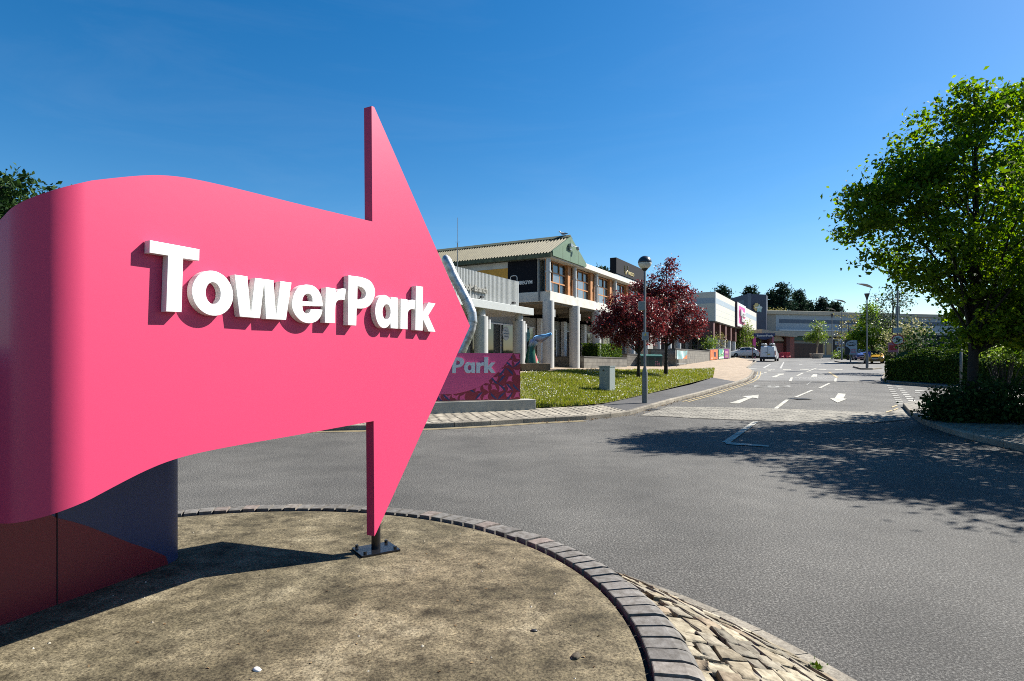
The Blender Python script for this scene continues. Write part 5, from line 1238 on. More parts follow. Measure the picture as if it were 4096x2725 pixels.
# ---------------------------------------------------------------- bowling/bingo hall with the pink board
HS = 1.25; hx, hy = 25.43, 75.0; hb = thing('bingo_hall', 'long cream clad hall over a row of pillars with a pink Mecca board', 'building', (hx, hy, 1.84), RZ); hb.scale = (HS,) * 3
def H_(name, m, f, parent=hb, **kw): k = MB(); f(k); return k.build(name, m, parent, **kw)
H_('cladding', M['clad_cream'], lambda k: k.box(0, 31.4, 0, 14, 3.86, 6.79))
H_('blue_band', M['clad_blue'], lambda k: (k.box(-.005, 31.405, -.006, 14.01, 5.64, 6.19)))
H_('cladding_joints', M['clad_blue'], lambda k: [k.box(0, 31.4, -.004, -.001, z_, z_ + .02) for z_ in (4.45, 5.05)])
H_('corner_trim', M['white'], lambda k: k.box(-.03, .09, -.03, .06, 3.84, 6.82))
H_('rear_wall', M['brownwall'], lambda k: k.box(0, 31.4, 3.2, 13.8, -.6, 3.855))
H_('canopy_soffit', M['soffit'], lambda k: k.box(.05, 31.3, .05, 3.19, 3.78, 3.857))
for i in range(10):
    l = .12 + 3.42 * i; k = MB(); k.cyl(l, .5, -.6, 2.2, .32, n=18); c = k.build('pillar', M['colpaint'], hb, smooth=True, auto=True)
    k = MB(); k.box(l - .36, l + .36, .15, 1.2, 2.203, 3.775); k.build('maroon_head', M['redcol'], c)
    if i < 9: k = MB(); k.box(l + .6, l + 3.0, 3.14, 3.196, .4, 2.6); k.build('window', M['glass'], hb)
bd_ = thing('pink_board', 'bright pink board with white lettering mounted high on the cream hall', 'sign', B(0, 0, 0)[:2] + (0,), RZ); bd_.scale = (HS,) * 3; bd_.location = (hx + HS * (TX * 12.4 + NX * .02), hy + HS * (TY * 12.4 + NY * .02), 1.84 + HS * 4.05)
k = MB(); k.box(0, 7.2, -.16, .0, 0, 2.78); k.build('white_board', M['signwhite'], bd_)
k = MB(); k.box(-.12, -.002, -.22, .0, -.05, 2.82); k.box(-.12, 7.2, -.22, .0, -.15, -.052); k.build('frame', M['plumframe'], bd_)
k = MB(); k.box(1.3, 6.5, -.175, -.162, .34, 2.46); k.build('pink_panel', M['bright_pink'], bd_)
vs, fs = text_geo('Mecca', 1.35, .15, .04, 'CENTER'); k = MB(); k.add([(3.9 + v[0] * 1.15, -.30 - v[2], 1.28 + v[1] * .8) for v in vs], fs); vs, fs = text_geo('bingo', 1.2, .15, .04, 'CENTER'); k.add([(3.9 + v[0], -.30 - v[2], .62 + v[1] * .7) for v in vs], fs); k.build('lettering', M['signwhite'], bd_)

# navy tower behind
c = XY(748, 112.5); nv = thing('navy_tower', 'dark navy clad block with colourful emblem rising behind the cream hall', 'building', (c[0], c[1], 1.9))
fp = [XY(748, 112.5), XY(766.5, 114), XY(767.5, 117), XY(745, 140), XY(726, 140), XY(729, 122)]
k = MB(); k.prism([(a_ - c[0], b_ - c[1]) for a_, b_ in fp], lambda a_, b_: (a_, b_, -.5), lambda a_, b_: (a_, b_, ZP(293.7, 112.5) - 1.9)); k.build('walls', M['navywall'], nv)
k = MB(); k.box(-.05, .55, -.12, -.02, -.3, ZP(293.3, 112.5) - 1.9); k.build('grey_strip', M['slate_blue'], nv)
wd = Vector(XY(729, 122)) - Vector(XY(748, 112.5)); 
for f0, f1 in ((.2, .5), (.62, .9)):
    a_, b_ = wd * f0, wd * f1; o_ = Vector((-.03, -.06)); k = MB(); k.hexa([(a_.x, a_.y - .06, 10.0), (b_.x, b_.y - .06, 10.0), (b_.x, b_.y, 10.0), (a_.x, a_.y, 10.0)], [(a_.x, a_.y - .06, 11.4), (b_.x, b_.y - .06, 11.4), (b_.x, b_.y, 11.4), (a_.x, a_.y, 11.4)]); k.build('window', M['slate_blue'], nv)
eb = thing('splash_emblem', 'orange and blue splash shaped emblem on the navy tower', 'sign', (*XY(757.4, 113.1), ZP(308, 113.1)), math.atan2(1.5, 4.1)); eb.scale = (1.25,) * 3
def splash(r0, r1, n_, cx_, cz_, y_, ph=0): return [(cx_ + (r0 if i % 2 else r1) * math.cos(2 * math.pi * i / (2 * n_) + ph), cz_ + (r0 if i % 2 else r1) * math.sin(2 * math.pi * i / (2 * n_) + ph)) for i in range(2 * n_)]
for nm_, pol, m_, y_ in (('sun', splash(.55, .66, 9, -.18, .12, 0), 'gold', -.10), ('water', splash(.40, .66, 5, .22, -.1, 0, .3), 'banner', -.16), ('word_band', [(-.6, -.06), (.62, .08), (.62, .24), (-.6, .10)], 'signwhite', -.22)):
    k = MB(); k.prism(pol, lambda a_, b_: (a_, y_, b_), lambda a_, b_: (a_, y_ + .04, b_)); k.build(nm_, M[m_], eb)

# long building at the end of the road
a_, b_ = Vector(XY(765, 116)), Vector(XY(960, 128)); d = b_ - a_; L_ = d.length; lg = thing('long_building', 'long flat roofed pale blue building with slate stripe closing the road end', 'building', (a_.x, a_.y, 2.2), math.atan2(d.y, d.x))
zt_ = lambda py: ZP(py, 116) - 2.2
k = MB(); k.box(0, L_, 0, 4, -.5, zt_(314)); k.build('walls', M['clad_lightblue'], lg)
k = MB(); k.box(-.3, L_, -.5, 4.3, zt_(314) + .004, zt_(310.4)); k.build('roof_fascia', M['beigeband'], lg, bevel=.05)
k = MB(); k.box(3.2, L_, -.03, -.002, zt_(322.7), zt_(318.8)); k.build('slate_stripe', M['slate_blue'], lg)
k = MB(); k.box(-.05, 2.4, -.06, -.001, -.5, zt_(314.1)); k.build('end_pier', M['rearwall'], lg)
k = MB(); k.box(3, L_, -.35, -.03, zt_(330.4), zt_(329.3)); k.build('white_gutter', M['white'], lg)
a_, b_ = Vector(XY(772, 104)), Vector(XY(900, 112)); d = b_ - a_; L2 = d.length; fb = thing('shop_front_range', 'low range with beige roof band, green fascia and grey wall behind the poster stands', 'building', (a_.x, a_.y, 2.2), math.atan2(d.y, d.x))
zt_ = lambda py: ZP(py, 104) - 2.2
k = MB(); k.box(0, L2, 0, 5, -.5, zt_(337)); k.build('walls', M['rearwall'], fb)
k = MB(); k.box(-1.5, L2, -1.0, 5, zt_(335.8), zt_(331.4)); k.build('roof_band', M['beigeband'], fb)
k = MB(); k.box(3, 10, -.5, -.004, zt_(340.2), zt_(336)); k.build('green_fascia', M['greenfascia'], fb)
for i in range(5): k = MB(); k.box(9.2 + 2.4 * i, 11.2 + 2.4 * i, -.03, -.002, .6, 2.6); k.build('window', M['glass'], fb)
# terracotta entrance with arch
a_ = XY(770.5, 97); en = thing('entrance_pavilion', 'terracotta entrance with cream arch under a shallow canopy at the road end', 'building', (a_[0], a_[1], 2.1), R(6))
px2m = 97 / F; zt_ = lambda py: ZP(py, 97) - 2.1
k = MB(); k.box(.8, 4.4, 1.2, 4, -.4, zt_(335)); k.build('walls', M['brownwall'], en)
k = MB(); k.box(0, .55, .3, 1.0, -.4, zt_(336)); k.box(2.9, 3.5, .3, 1.0, -.4, zt_(336)); k.build('pillars', M['redcol'], en)
k = MB(); k.box(3.5, 4.3, .35, 3.9, -.4, zt_(336.2)); k.build('side_panel', M['terracotta'], en)
k = MB(); k.hexa([(-1.6, -.3, zt_(334.4)), (4.4, -.3, zt_(337)), (4.4, 5, zt_(337)), (-1.6, 5, zt_(334.4))], [(-1.6, -.3, zt_(329.2)), (4.4, -.3, zt_(335.6)), (4.4, 5, zt_(335.6)), (-1.6, 5, zt_(329.2))]); k.build('canopy', M['beigeband'], en)
k = MB(); arc = [(.62 + 1.12 + 1.12 * math.cos(t_), zt_(341) + 1.1 * math.sin(t_) * .75) for t_ in [math.pi * i / 14 for i in range(15)]]; k.prism(arc, lambda a_, b_: (a_, 1.0, b_), lambda a_, b_: (a_, 1.15, b_)); k.build('cream_arch', M['beigeband'], en)
k = MB(); k.box(.62, 2.85, 1.05, 1.19, -.4, zt_(343)); k.build('door', M['terracotta'], en)
a_, b_ = Vector(XY(791, 99)), Vector(XY(823, 101)); d = b_ - a_; bf = thing('timber_screen', 'dark brown timber screen wall behind the planted tub', 'fence', (a_.x, a_.y, 2.1), math.atan2(d.y, d.x))
k = MB(); [k.box(i * d.length / 26, (i + .93) * d.length / 26, 0, .1, -.4, ZP(343.2, 99) - 2.1) for i in range(26)]; k.build('boards', M['brownwall'], bf)
# hanging TowerPark sign on two posts
a_ = XY(764.7, 90); hs = thing('navy_gateway_sign', 'navy TowerPark sign with curved underside on pink posts above the van', 'sign', (a_[0], a_[1], zr(90)), R(-4))
hw_ = 10.2 * 90 / F; zt_ = lambda py: ZP(py, 90) - zr(90)
pol = [(-hw_, zt_(333.2)), (-hw_, zt_(335.4))] + [(-hw_ + 2 * hw_ * i / 12, zt_(335.4) - (zt_(335.4) - zt_(339.6)) * math.sin(math.pi * i / 12)) for i in range(1, 12)] + [(hw_, zt_(335.4)), (hw_, zt_(333.2))]
k = MB(); k.prism(pol, lambda a_, b_: (a_, 0, b_), lambda a_, b_: (a_, .2, b_)); k.build('board', M['navy'], hs)
vs, fs = word_geo(.1); s3 = 2.4 / (wr - wl); k = MB(); k.add([((v[0] - (wl + wr) / 2) * s3, -.05 - v[2] * .4, (v[1] - wb) * s3 * .78 + zt_(336.5)) for v in vs], fs); k.build('lettering', M['signwhite'], hs)
for x_ in (-hw_ + .2, hw_ - .2): k = MB(); k.box(x_ - .1, x_ + .1, .21, .4, -.2, zt_(333.4)); k.build('post', M['pinkpale'], hs)
pf = thing('pink_flag_board', 'narrow pink board on a post beside the white hatchback', 'sign', (*XY(752.5, 86), zr(86)), R(0))
k = MB(); k.tube([(0, 0, -.1), (0, 0, 2.9)], .045, 8); k.build('post', M['redcol'], pf); k = MB(); k.box(.06, .5, -.03, .03, 1.9, 2.9); k.build('board', M['bright_pink'], pf)
# red water-filled barriers
def barrier(lab, px, Y, rz):
    q = XY(px, Y); t = thing('red_barrier', lab, 'barrier', (q[0], q[1], zr(Y) + .1), rz, 'red plastic barriers')
    k = MB(); k.prism([(-.25, 0), (.25, 0), (.22, .15), (.09, .35), (.07, .85), (-.07, .85), (-.09, .35), (-.22, .15)], lambda a_, b_: (-.55, a_, b_), lambda a_, b_: (.55, a_, b_)); k.build('body', M['red_plastic'], t, bevel=.02)
    k = MB(); [k.box(x_, x_ + .2, -.26, .26, .02, .12) for x_ in (-.4, .2)]; k.build('fork_slot', M['signblack'], t); return t
barrier('red plastic barrier next to the van', 779.5, 88, R(5)); barrier('red plastic barrier in the middle of the short row', 783, 90, R(-8)); barrier('red plastic barrier at the entrance end of the row', 786.5, 91.5, R(4))
# tub with small tree
a_ = XY(816.5, 88); tbp = thing('planter_tub', 'large pale round tub holding a young bamboo like tree', 'planter', (a_[0], a_[1], zr(88) + .02))
k = MB(); k.lathe([(.55, 0), (.72, .15), (.92, .62), (.97, .68), (.90, .70), (.86, .62), (.1, .60)], 26); k.build('tub', M['planter'], tbp, smooth=True, auto=True)
make_tree('tub_tree', 'fresh green multi stemmed tree growing from the pale tub', 'tree', (a_[0], a_[1], zr(88) + .62), [(0, 0, 2.6, 1.45, 1.3, 1.0, 90), (.2, 0, 4.1, 1.0, .9, .9, 34), (-.6, 0, 2.3, 1.0, .9, .6, 36)], 'leaf_lime', 1.4, .07, .18, 18, .22, 'bark_pale', None, 14, stems=3)
# totem posters
def totem(lab, px, py0, py1, Y, w, art):
    q = XY(px, Y); zb_ = zr(Y); t = thing('poster_totem', lab, 'sign', (q[0], q[1], zb_), R(-8)); h0, h1 = ZP(py1, Y) - zb_, ZP(py0, Y) - zb_
    k = MB(); k.box(-w / 2, w / 2, -.08, .08, h0, h1); k.build('board', M['signblack'], t); art(t, w, h0, h1); return t
def art1(t, w, h0, h1):
    H = h1 - h0; k = MB()
    k.box(-w * .36, w * .36, -.10, -.083, h0 + H * .66, h0 + H * .9); k.box(-w * .12, w * .14, -.10, -.083, h0 + H * .9, h0 + H * 1.02); k.lathe([(w * .2, -.10), (w * .2, -.083)], 20, -w * .05, 0, 'y', h0 + H * .40); k.box(w * .14, w * .4, -.10, -.083, h0 + H * .3, h0 + H * .56); k.box(-w * .34, w * .05, -.10, -.083, h0 + H * .05, h0 + H * .2); k.build('white_shapes', M['clad_blue'], t)
    k = MB(); k.box(-w * .16, w * .02, -.115, -.102, h0 + H * .64, h0 + H * .86); k.box(-w * .25, w * .1, -.115, -.102, h0 + H * .72, h0 + H * .78); k.build('blue_cross', M['signblue'], t)
    k = MB(); k.lathe([(w * .09, -.112), (w * .09, -.102)], 14, -w * .05, 0, 'y', h0 + H * .40); k.build('ring_centre', M['signblack'], t)
    k = MB(); k.box(-w * .38, -w * .05, -.3, .3, -.1, h0); k.box(w * .1, w * .3, -.2, .2, -.1, h0); k.build('foot', M['plasticblack'], t)
def art2(t, w, h0, h1):
    H = h1 - h0; k = MB(); k.prism(smooth_outline([(-w * .46, h0 + H * .58, 1), (-w * .4, h0 + H * .82, 1), (-w * .1, h0 + H * .97, 1), (w * .42, h0 + H), (w * .48, h0), (-w * .2, h0), (-w * .08, h0 + H * .3, 1), (-w * .3, h0 + H * .52, 1)], 5), lambda a_, b_: (a_, -.10, b_), lambda a_, b_: (a_, -.083, b_)); k.build('pale_shape', M['clad_blue'], t)
    k = MB(); k.prism(splash(.9, 1, 10, 0, 0, 0), lambda a_, b_: (-w * .0 + a_ * w * .36, -.115, h0 + H * .72 + b_ * H * .14), lambda a_, b_: (a_ * w * .36, -.102, h0 + H * .72 + b_ * H * .14)); k.build('dark_oval', M['signblack'], t)
    vs, fs = text_geo('now', .42, .02, .02, 'CENTER'); k = MB(); k.add([(v[0] * 1.0, -.13 - v[2], h0 + H * .69 + v[1] * .8) for v in vs], fs); k.build('lettering', M['clad_blue'], t)
    k = MB(); [k.box(-w * .05, w * .35, -.115, -.102, h0 + H * (.12 + .1 * i), h0 + H * (.17 + .1 * i)) for i in range(3)]; k.build('pink_lines', M['pinkpale'], t)
    k = MB(); k.tube([(-w * .02, .05, -.15), (-w * .02, .05, h0)], .06, 8); k.build('post', M['grey_steel'], t)
totem('dark upright poster stand with pale shapes and ring, standing on black feet', 839.5, 340, 355, 84, 1.75, art1)
totem('pale and black poster board on a single post at the traffic island', 851, 340.2, 354.6, 64, 1.25, art2)
# small boards near the yellow car
for nm_, lab, px, Y, w, z0, z1, m_ in (('site_board', 'faded pink notice board behind the far lamp post', 864, 78, 1.7, .9, 2.3, 'pinkpale'), ('site_board', 'orange notice board beside the pale green hedge', 871.5, 80, 1.2, 1.0, 1.9, 'poster_orange'), ('blue_plate_bollard', 'small blue sign plate on a grey post at the near island', 868.2, 52, .36, 1.0, 1.42, 'signblue')):
    q = XY(px, Y); t = thing(nm_, lab, 'sign', (q[0], q[1], zr(Y)), R(-20)); k = MB(); k.box(-w / 2, w / 2, -.03, .02, z0, z1); k.build('plate', M[m_], t, bevel=.01)
    k = MB(); k.tube([(0, .06, -.15), (0, .06, z1)], .04, 8); k.build('post', M['grey_steel'], t)
    if w > 1:
        k = MB(); [k.box(-w * .38, w * .3, -.036, -.032, z0 + .2 + .3 * i, z0 + .32 + .3 * i) for i in range(3 if w > 1.4 else 2)]; k.build('print', M['signred'] if w > 1.4 else M['gold'], t)

# wing-topped lamp posts
def wing_lamp(label, loc_, H, rz):
    t = thing('wing_lamp_post', label, 'lamp post', loc_, rz, 'wing topped lamp posts')
    k = MB(); k.lathe([(.10, -.1), (.10, 1.1), (.065, 1.2), (.05, H - .8), (.05, H - .45)], 12); k.build('post', M['grey_steel'], t, smooth=True, auto=True)
    k = MB(); k.lathe([(.05, H - .62), (.09, H - .45), (.20, H - .12), (.21, H - .08), (.1, H - .07)], 16); k.build('uplighter', M['capblack'], t, smooth=True, auto=True)
    k = MB(); k.tube([(.16, 0, H - .1), (.42, 0, H + .42)], .018, 6); k.build('arm', M['grey_steel'], t)
    k = MB(); rows = []
    for i in range(13):
        f = i / 12; x_ = .50 - 1.42 * f; z_ = H + .40 + .30 * math.sin(f * 1.75) ; w_ = .30 * math.sin(math.pi * (.12 + .80 * (1 - f))) + .02
        rows.append([(x_, -w_, z_), (x_, 0, z_ + .035), (x_, w_, z_), (x_, 0, z_ - .03), (x_, -w_, z_)])
    k.grid(rows); k.build('reflector_wing', M['galv'], t, smooth=True); return t
qa = G(867.0, 368.0, KH); H1 = ZP(294, qa[1]) - qa[2] + .12
wl1 = wing_lamp('wing topped lamp post nearest the yellow car, its wing against open sky', qa, H1, R(12))
qb = P(841.8, 360.6, 74); l2 = dup(wl1, (qb[0], qb[1], zr(74) + .1), R(12), 'tall wing topped lamp post before the dark pines'); s_ = (ZP(306, 74) - zr(74) - .1) / H1; l2.scale = (s_, s_, s_)
qc = P(832, 358.5, 82); l3 = dup(wl1, (qc[0], qc[1], zr(82) + .1), R(10), 'lower wing topped lamp post before the roof fascia beside the dark poster stand'); s_ = (ZP(313.3, 82) - zr(82) - .1) / H1; l3.scale = (s_, s_, s_)
# speed-limit column
q = G(897.6, 377.4, KH); sc_p = thing('speed_sign_column', 'tall grey column with round 5 speed limit sign beside the dark hedge', 'road sign', q, R(-30))
k = MB(); k.lathe([(.08, -.1), (.08, 1.2), (.055, 1.3), (.05, 7.4)], 12); k.build('column', M['grey_steel'], sc_p, smooth=True, auto=True)
zc_ = ZP(340, q[1]) - q[2]
k = MB(); k.lathe([(.33, -.095), (.33, -.08)], 32, 0, 0, 'y', zc_); rd_ = k.build('red_ring', M['signred'], sc_p)
k = MB(); k.lathe([(.26, -.103), (.26, -.096)], 32, 0, 0, 'y', zc_); k.build('white_disc', M['signwhite'], rd_)
vs, fs = text_geo('5', .38, .012, .012, 'CENTER'); k = MB(); k.add([(v[0] * 1.1, -.112 - v[2], zc_ - .13 + v[1]) for v in vs], fs); k.build('numeral', M['signblack'], rd_)
k = MB(); k.box(-.24, .24, -.085, -.07, zc_ + .42, zc_ + .74); k.build('grey_plate', M['signgrey'], sc_p)
k = MB(); k.box(-.48, .02, -.078, -.066, zc_ - .72, zc_ - .14); pk = k.build('pink_plate', M['pinkpale'], sc_p); k = MB(); k.box(-.42, -.06, -.084, -.079, zc_ - .6, zc_ - .3); k.build('red_panel', M['signred'], pk)
k = MB(); k.box(-.1, .12, .1, .28, zc_ + 1.5, zc_ + 2.0); k.build('box', M['cab'], sc_p)
# post by the side footway
q = G(961, 392.0, KH); t = thing('thin_post', 'thin grey metal post beside the big tree trunk', 'post', q); k = MB(); k.tube([(0, 0, -.1), (0, 0, 1.9)], .045, 10); k.build('pole', M['grey_steel'], t, smooth=True); k = MB(); k.lathe([(.05, 1.9), (.05, 1.93), (.01, 1.94)], 10); k.build('cap', M['plasticblack'], t)

# ---------------------------------------------------------------- planting on the right
make_tree('lime_tree', 'big green broadleaf tree overhanging the road, trunk rising from low shrubs', 'tree', (11.75, 15.3, .12),
    [(.6, 0, 4.9, 2.9, 2.8, 2.1, 125), (.8, 0, 6.8, 2.25, 2.2, 1.45, 84), (-1.95, 0, 5.1, 1.4, 1.6, 1.25, 56), (2.5, .2, 3.7, 2.1, 2.4, 1.4, 90), (-.5, -.2, 3.85, 1.5, 1.8, .85, 56), (-.9, 0, 6.2, 1.15, 1.5, 1.05, 46), (-.6, 0, 7.3, .95, 1.2, .75, 36), (-1.7, 0, 6.3, .8, 1.0, .7, 26), (-2.75, -.1, 5.6, .7, .9, .65, 26),
     (.1, 0, 8.05, .7, .9, .5, 22), (1.3, 0, 8.1, .8, .9, .5, 24), (.6, -2.1, 4.7, 2.4, 1.5, 1.7, 60), (1.3, -.3, 2.45, 1.9, 2.0, .75, 90), (2.9, 0, 2.2, 1.5, 2.0, .7, 60)], 'leaf_green', 1.7, .135, .125, 54, .185, 'bark_dark', 'broadleaf trees along the side footway', 60, up=.3)
make_tree('lime_tree', 'third broadleaf tree at the right edge, farther back than the big tree', 'tree', (16.6, 17.2, .15),
    [(0, 0, 4.6, 3.3, 3.0, 2.2, 220), (-.2, 0, 6.6, 2.4, 2.3, 1.5, 110), (-1.6, -.6, 2.8, 2.2, 2.2, 1.0, 110)], 'leaf_green', 1.8, .17, .18, 32, .26, 'bark_dark', 'broadleaf trees along the side footway', 40, up=.3)
make_tree('lime_tree', 'second broadleaf tree cut off by the right edge of the view', 'tree', (13.6, 10.9, .12),
    [(-.4, 0, 4.6, 3.2, 2.6, 2.2, 210), (-1.2, -.7, 4.9, 2.5, 2.4, 1.3, 130), (-2.2, -.4, 4.1, 1.7, 1.8, 1.2, 80), (-2.5, .8, 5.2, 1.3, 1.2, .9, 40), (.4, -2.2, 4.6, 2.2, 1.8, 1.6, 80)], 'leaf_green', 1.8, .17, .125, 50, .25, 'bark_dark', 'broadleaf trees along the side footway', 40, up=.3)
shrub('low_shrub', 'low dark shrub mass around the foot of the big tree', (13.0, 15.0, .1), [(-.2, 0, .45, 2.2, 1.3, .55, 190), (1.9, -.6, .5, 1.9, 1.3, .6, 150), (-1.7, .2, .3, .9, .8, .38, 70), (.6, -1.0, .4, 1.6, .8, .4, 90)], 'leaf_dark', .11, 40, .14)
shrub('low_shrub', 'low shrub with paler leaves at the right edge of the footway', (15.6, 15.2, .1), [(0, 0, .6, 2.3, 1.2, .6, 120)], 'leaf_hedge', .11, 30, .14)
p0, p1 = G(911, 381.5, KH), G(1040, 389.5, KH); dd = Vector(p1) - Vector(p0)
hedge('roadside_hedge', 'long clipped hedge with a sunlit top behind the speed sign', ((p0[0] + p1[0]) / 2 + .7, (p0[1] + p1[1]) / 2 + 1.5, min(p0[2], p1[2])), math.atan2(dd.y, dd.x), dd.length + .6, 2.4, 1.3, 'leaf_road', 19000, .12, dome=.6)
p0 = XY(880, 74); hedge('far_hedge', 'clipped green hedge behind the yellow car', (p0[0], 74, zr(74)), R(20), 4.5, 1.8, 1.3, 'leaf_hedge', 5200, .16, dome=.5)
hedge('side_road_hedge', 'dark hedge flanking the side road beside the yellow car', (38.2, 57.5, zr(57.5)), RZ, 23, 1.7, 1.5, 'leaf_hedge', 12000, .15, dome=.4)
bx = XY(940, 37); kb = thing('dark_kiosk', 'small dark timber hut half hidden behind the roadside hedge', 'hut', (bx[0], bx[1], zr(37) + .1), R(-20))
k = MB(); k.box(-.8, .8, -.6, .6, -.1, 2.45); k.build('walls', M['navywall'], kb); k = MB(); k.box(-.95, .95, -.75, .75, 2.453, 2.55); k.build('roof', M['grey_steel'], kb)
bx = G(1008, 386, KH); t = thing('capped_bollard', 'stubby grey bollard with white cap in the shade by the hedge', 'bollard', (bx[0] - 1.2, bx[1] - 3.2, bx[2] - .1)); k = MB(); k.cyl(0, 0, -.1, .95, .13, n=14); k.build('body', M['grey_steel'], t, smooth=True, auto=True); k = MB(); k.lathe([(.16, .952), (.17, 1.0), (.10, 1.06), (.01, 1.08)], 16); k.build('cap', M['white'], t, smooth=True)
def T(name, label, px, Y, zb_, blobs, lm, **kw):
    q = XY(px, Y); return make_tree(name, label, 'tree', (q[0], q[1], zb_), blobs, lm, kw.pop('th', 1.5), kw.pop('tr', .12), kw.pop('leaf', .22), kw.pop('per', 16), kw.pop('sg', .3), kw.pop('bark', 'bark'), kw.pop('group', None), kw.pop('nbr', 14), **kw)
T('field_maple', 'bright green tree right of the far lamp post above the yellow car', 872, 66, zr(66), [(0, 0, 3.4, 1.5, 1.6, 1.8, 90), (-.2, 0, 5.4, .7, .8, 1.1, 36), (-1.5, 0, 2.6, 1.2, 1.2, 1.2, 50), (1.4, 0, 3.0, 1.4, 1.2, 1.5, 60)], 'leaf_field', leaf=.24, per=26)
T('young_ash', 'sparse yellowing young tree between the two far lamp posts', 848, 76, zr(76), [(0, 0, 3.9, 1.5, 1.4, 2.1, 48), (-.8, 0, 2.8, .9, .9, .9, 14), (.9, 0, 3.2, .9, .9, .9, 12)], 'leaf_olive', leaf=.22, per=10, sg=.28)
T('feathery_tree', 'thin feathery grey green tree behind the speed sign column', 892, 44, zr(44) + .1, [(0, 0, 4.6, 1.3, 1.2, 1.7, 50), (-.7, 0, 3.4, 1.1, 1, .9, 30), (.8, 0, 5.6, .7, .7, .8, 16), (.5, 0, 3.0, 1.2, 1.0, .8, 26)], 'leaf_grey', leaf=.16, per=16, sg=.3, flat=.35)
shrub('blossom_shrub', 'tall shrub with cream blossom behind the roadside hedge', (*XY(912, 41), zr(41) + .1), [(-.9, 0, 2.1, 1.1, 1.2, 1.0, 50), (.3, 0, 2.4, 1.1, 1.2, 1.1, 56)], 'leaf_cream', .15, 24, .22)
shrub('shade_fill_shrub', 'shrub added to darken the gap behind hedge and tree', (*XY(975, 34), zr(34)), [(-2, 0, 1.6, 2.2, 1.4, 1.5, 90), (1.5, 0, 1.9, 2.6, 1.4, 1.7, 110), (4.5, 0, 2.1, 2.6, 1.4, 1.8, 90)], 'leaf_dark', .2, 30, .28)  # tree shade over this corner is put into the dark leaf colour
shrub('lime_shrub', 'bright lime green shrub glowing beyond the big tree trunk', (*XY(1003, 25), zr(25) + .1), [(0, 0, 1.75, 1.1, .9, .45, 36), (1.2, 0, 1.8, .9, .8, .6, 30)], 'leaf_lime', .13, 26, .18)
shrub('verge_shrub', 'yellow green shrub at the foot of the far lamp post', (*XY(842, 80), zr(80)), [(0, 0, .55, 1.2, .9, .55, 40), (1.5, 0, .7, .9, .8, .6, 30)], 'leaf_lime', .18, 14, .2)
shrub('verge_shrub', 'dark shrub at the base of the pale poster board', (*XY(848, 78), zr(78)), [(0, 0, .7, .9, .8, .75, 40)], 'leaf_dark', .18, 18, .2)
T('street_birch', 'slender bamboo like tree before the cream hall behind the white hatchback', 745, 93, 2.0, [(0, 0, 2.7, 1.6, 1.0, 1.8, 80), (.1, 0, 4.9, .8, .7, 1.3, 30), (-.9, 0, 2.8, .9, .8, 1.1, 30)], 'leaf_lime', leaf=.2, per=18, stems=3, bark='bark_pale', tr=.07)
T('wall_tree', 'small green tree behind the poster wall by the purple maple', 709.5, 74, 1.9, [(0, 0, 2.0, .85, .8, .95, 32)], 'leaf_lime', leaf=.18, per=20, tr=.06, th=.8)
T('wall_tree', 'small tan leaved tree behind the poster wall', 719, 76, 1.9, [(0, 0, 2.2, .8, .7, 1.0, 24)], 'leaf_olive', leaf=.17, per=14, tr=.06, th=.8)
# pines on the skyline
PN = [(722, 150, 286.5, 5.2, 'dark pine showing above the cream hall roof'), (751, 160, 287.5, 5.0, 'dark pine showing above the navy block'), (772, 165, 291, 5.0, 'dark pine right of the navy block'), (783, 160, 284.6, 6.0, 'tallest dark pine on the skyline'),
      (798, 165, 292, 5.4, 'dark pine sloping down right of the tallest one'), (808, 170, 302, 4.0, 'low dark pine at the right end of the main clump'), (822, 165, 299.5, 5.2, 'dark pine standing apart before the clear sky'), (835, 170, 303, 4.2, 'smaller dark pine behind the tall wing lamp'), (603, 95, 269, 2.2, 'dark treetop peeping over the building parapet')]
for px, Y, pt_, wd, lab in PN:
    zt_ = ZP(pt_, Y); q = XY(px, Y); zb_ = 3.0; H = zt_ - zb_; bl_ = []
    for i in range(9):
        f = i / 8; z_ = H * (.38 + .57 * f); r_ = wd * (.95 - .62 * f) * (1 + .25 * math.sin(i * 2.3 + px))
        bl_.append((.35 * wd * math.sin(i * 2.1 + px) * (1 - f), 0, z_, r_ * .8, r_ * .6, H * .075, int(26 + 30 * (1 - f))))
    make_tree('pine', lab, 'tree', (q[0], q[1], zb_), bl_, 'leaf_pine', H * .3, .35, .75, 15, .6, 'bark_dark', 'pines on the skyline', 14, flat=.5, aspect=.35)
q = XY(774, 128); shrub('roof_top_shrub', 'yellow green treetop just above the long roof', (q[0], q[1], 3), [(-1, 0, 8.7, 1.3, 1, .9, 26), (1.3, 0, 8.8, 1.2, 1, .8, 24)], 'leaf_olive', .35, 16, .35)
T('left_tree', 'dense green tree showing above the pink banner at the left edge', 2, 30, -.3, [(-.3, 0, 8.6, 3.4, 3, 2.7, 230), (-1.5, 0, 9.8, 2.4, 2.4, 1.9, 80), (.9, 0, 7.6, 2.3, 2.4, 2.0, 130), (0, 0, 5, 3.4, 3, 2.2, 90)], 'leaf_dark', leaf=.26, per=26, sg=.34, tr=.25, th=3, nbr=30)

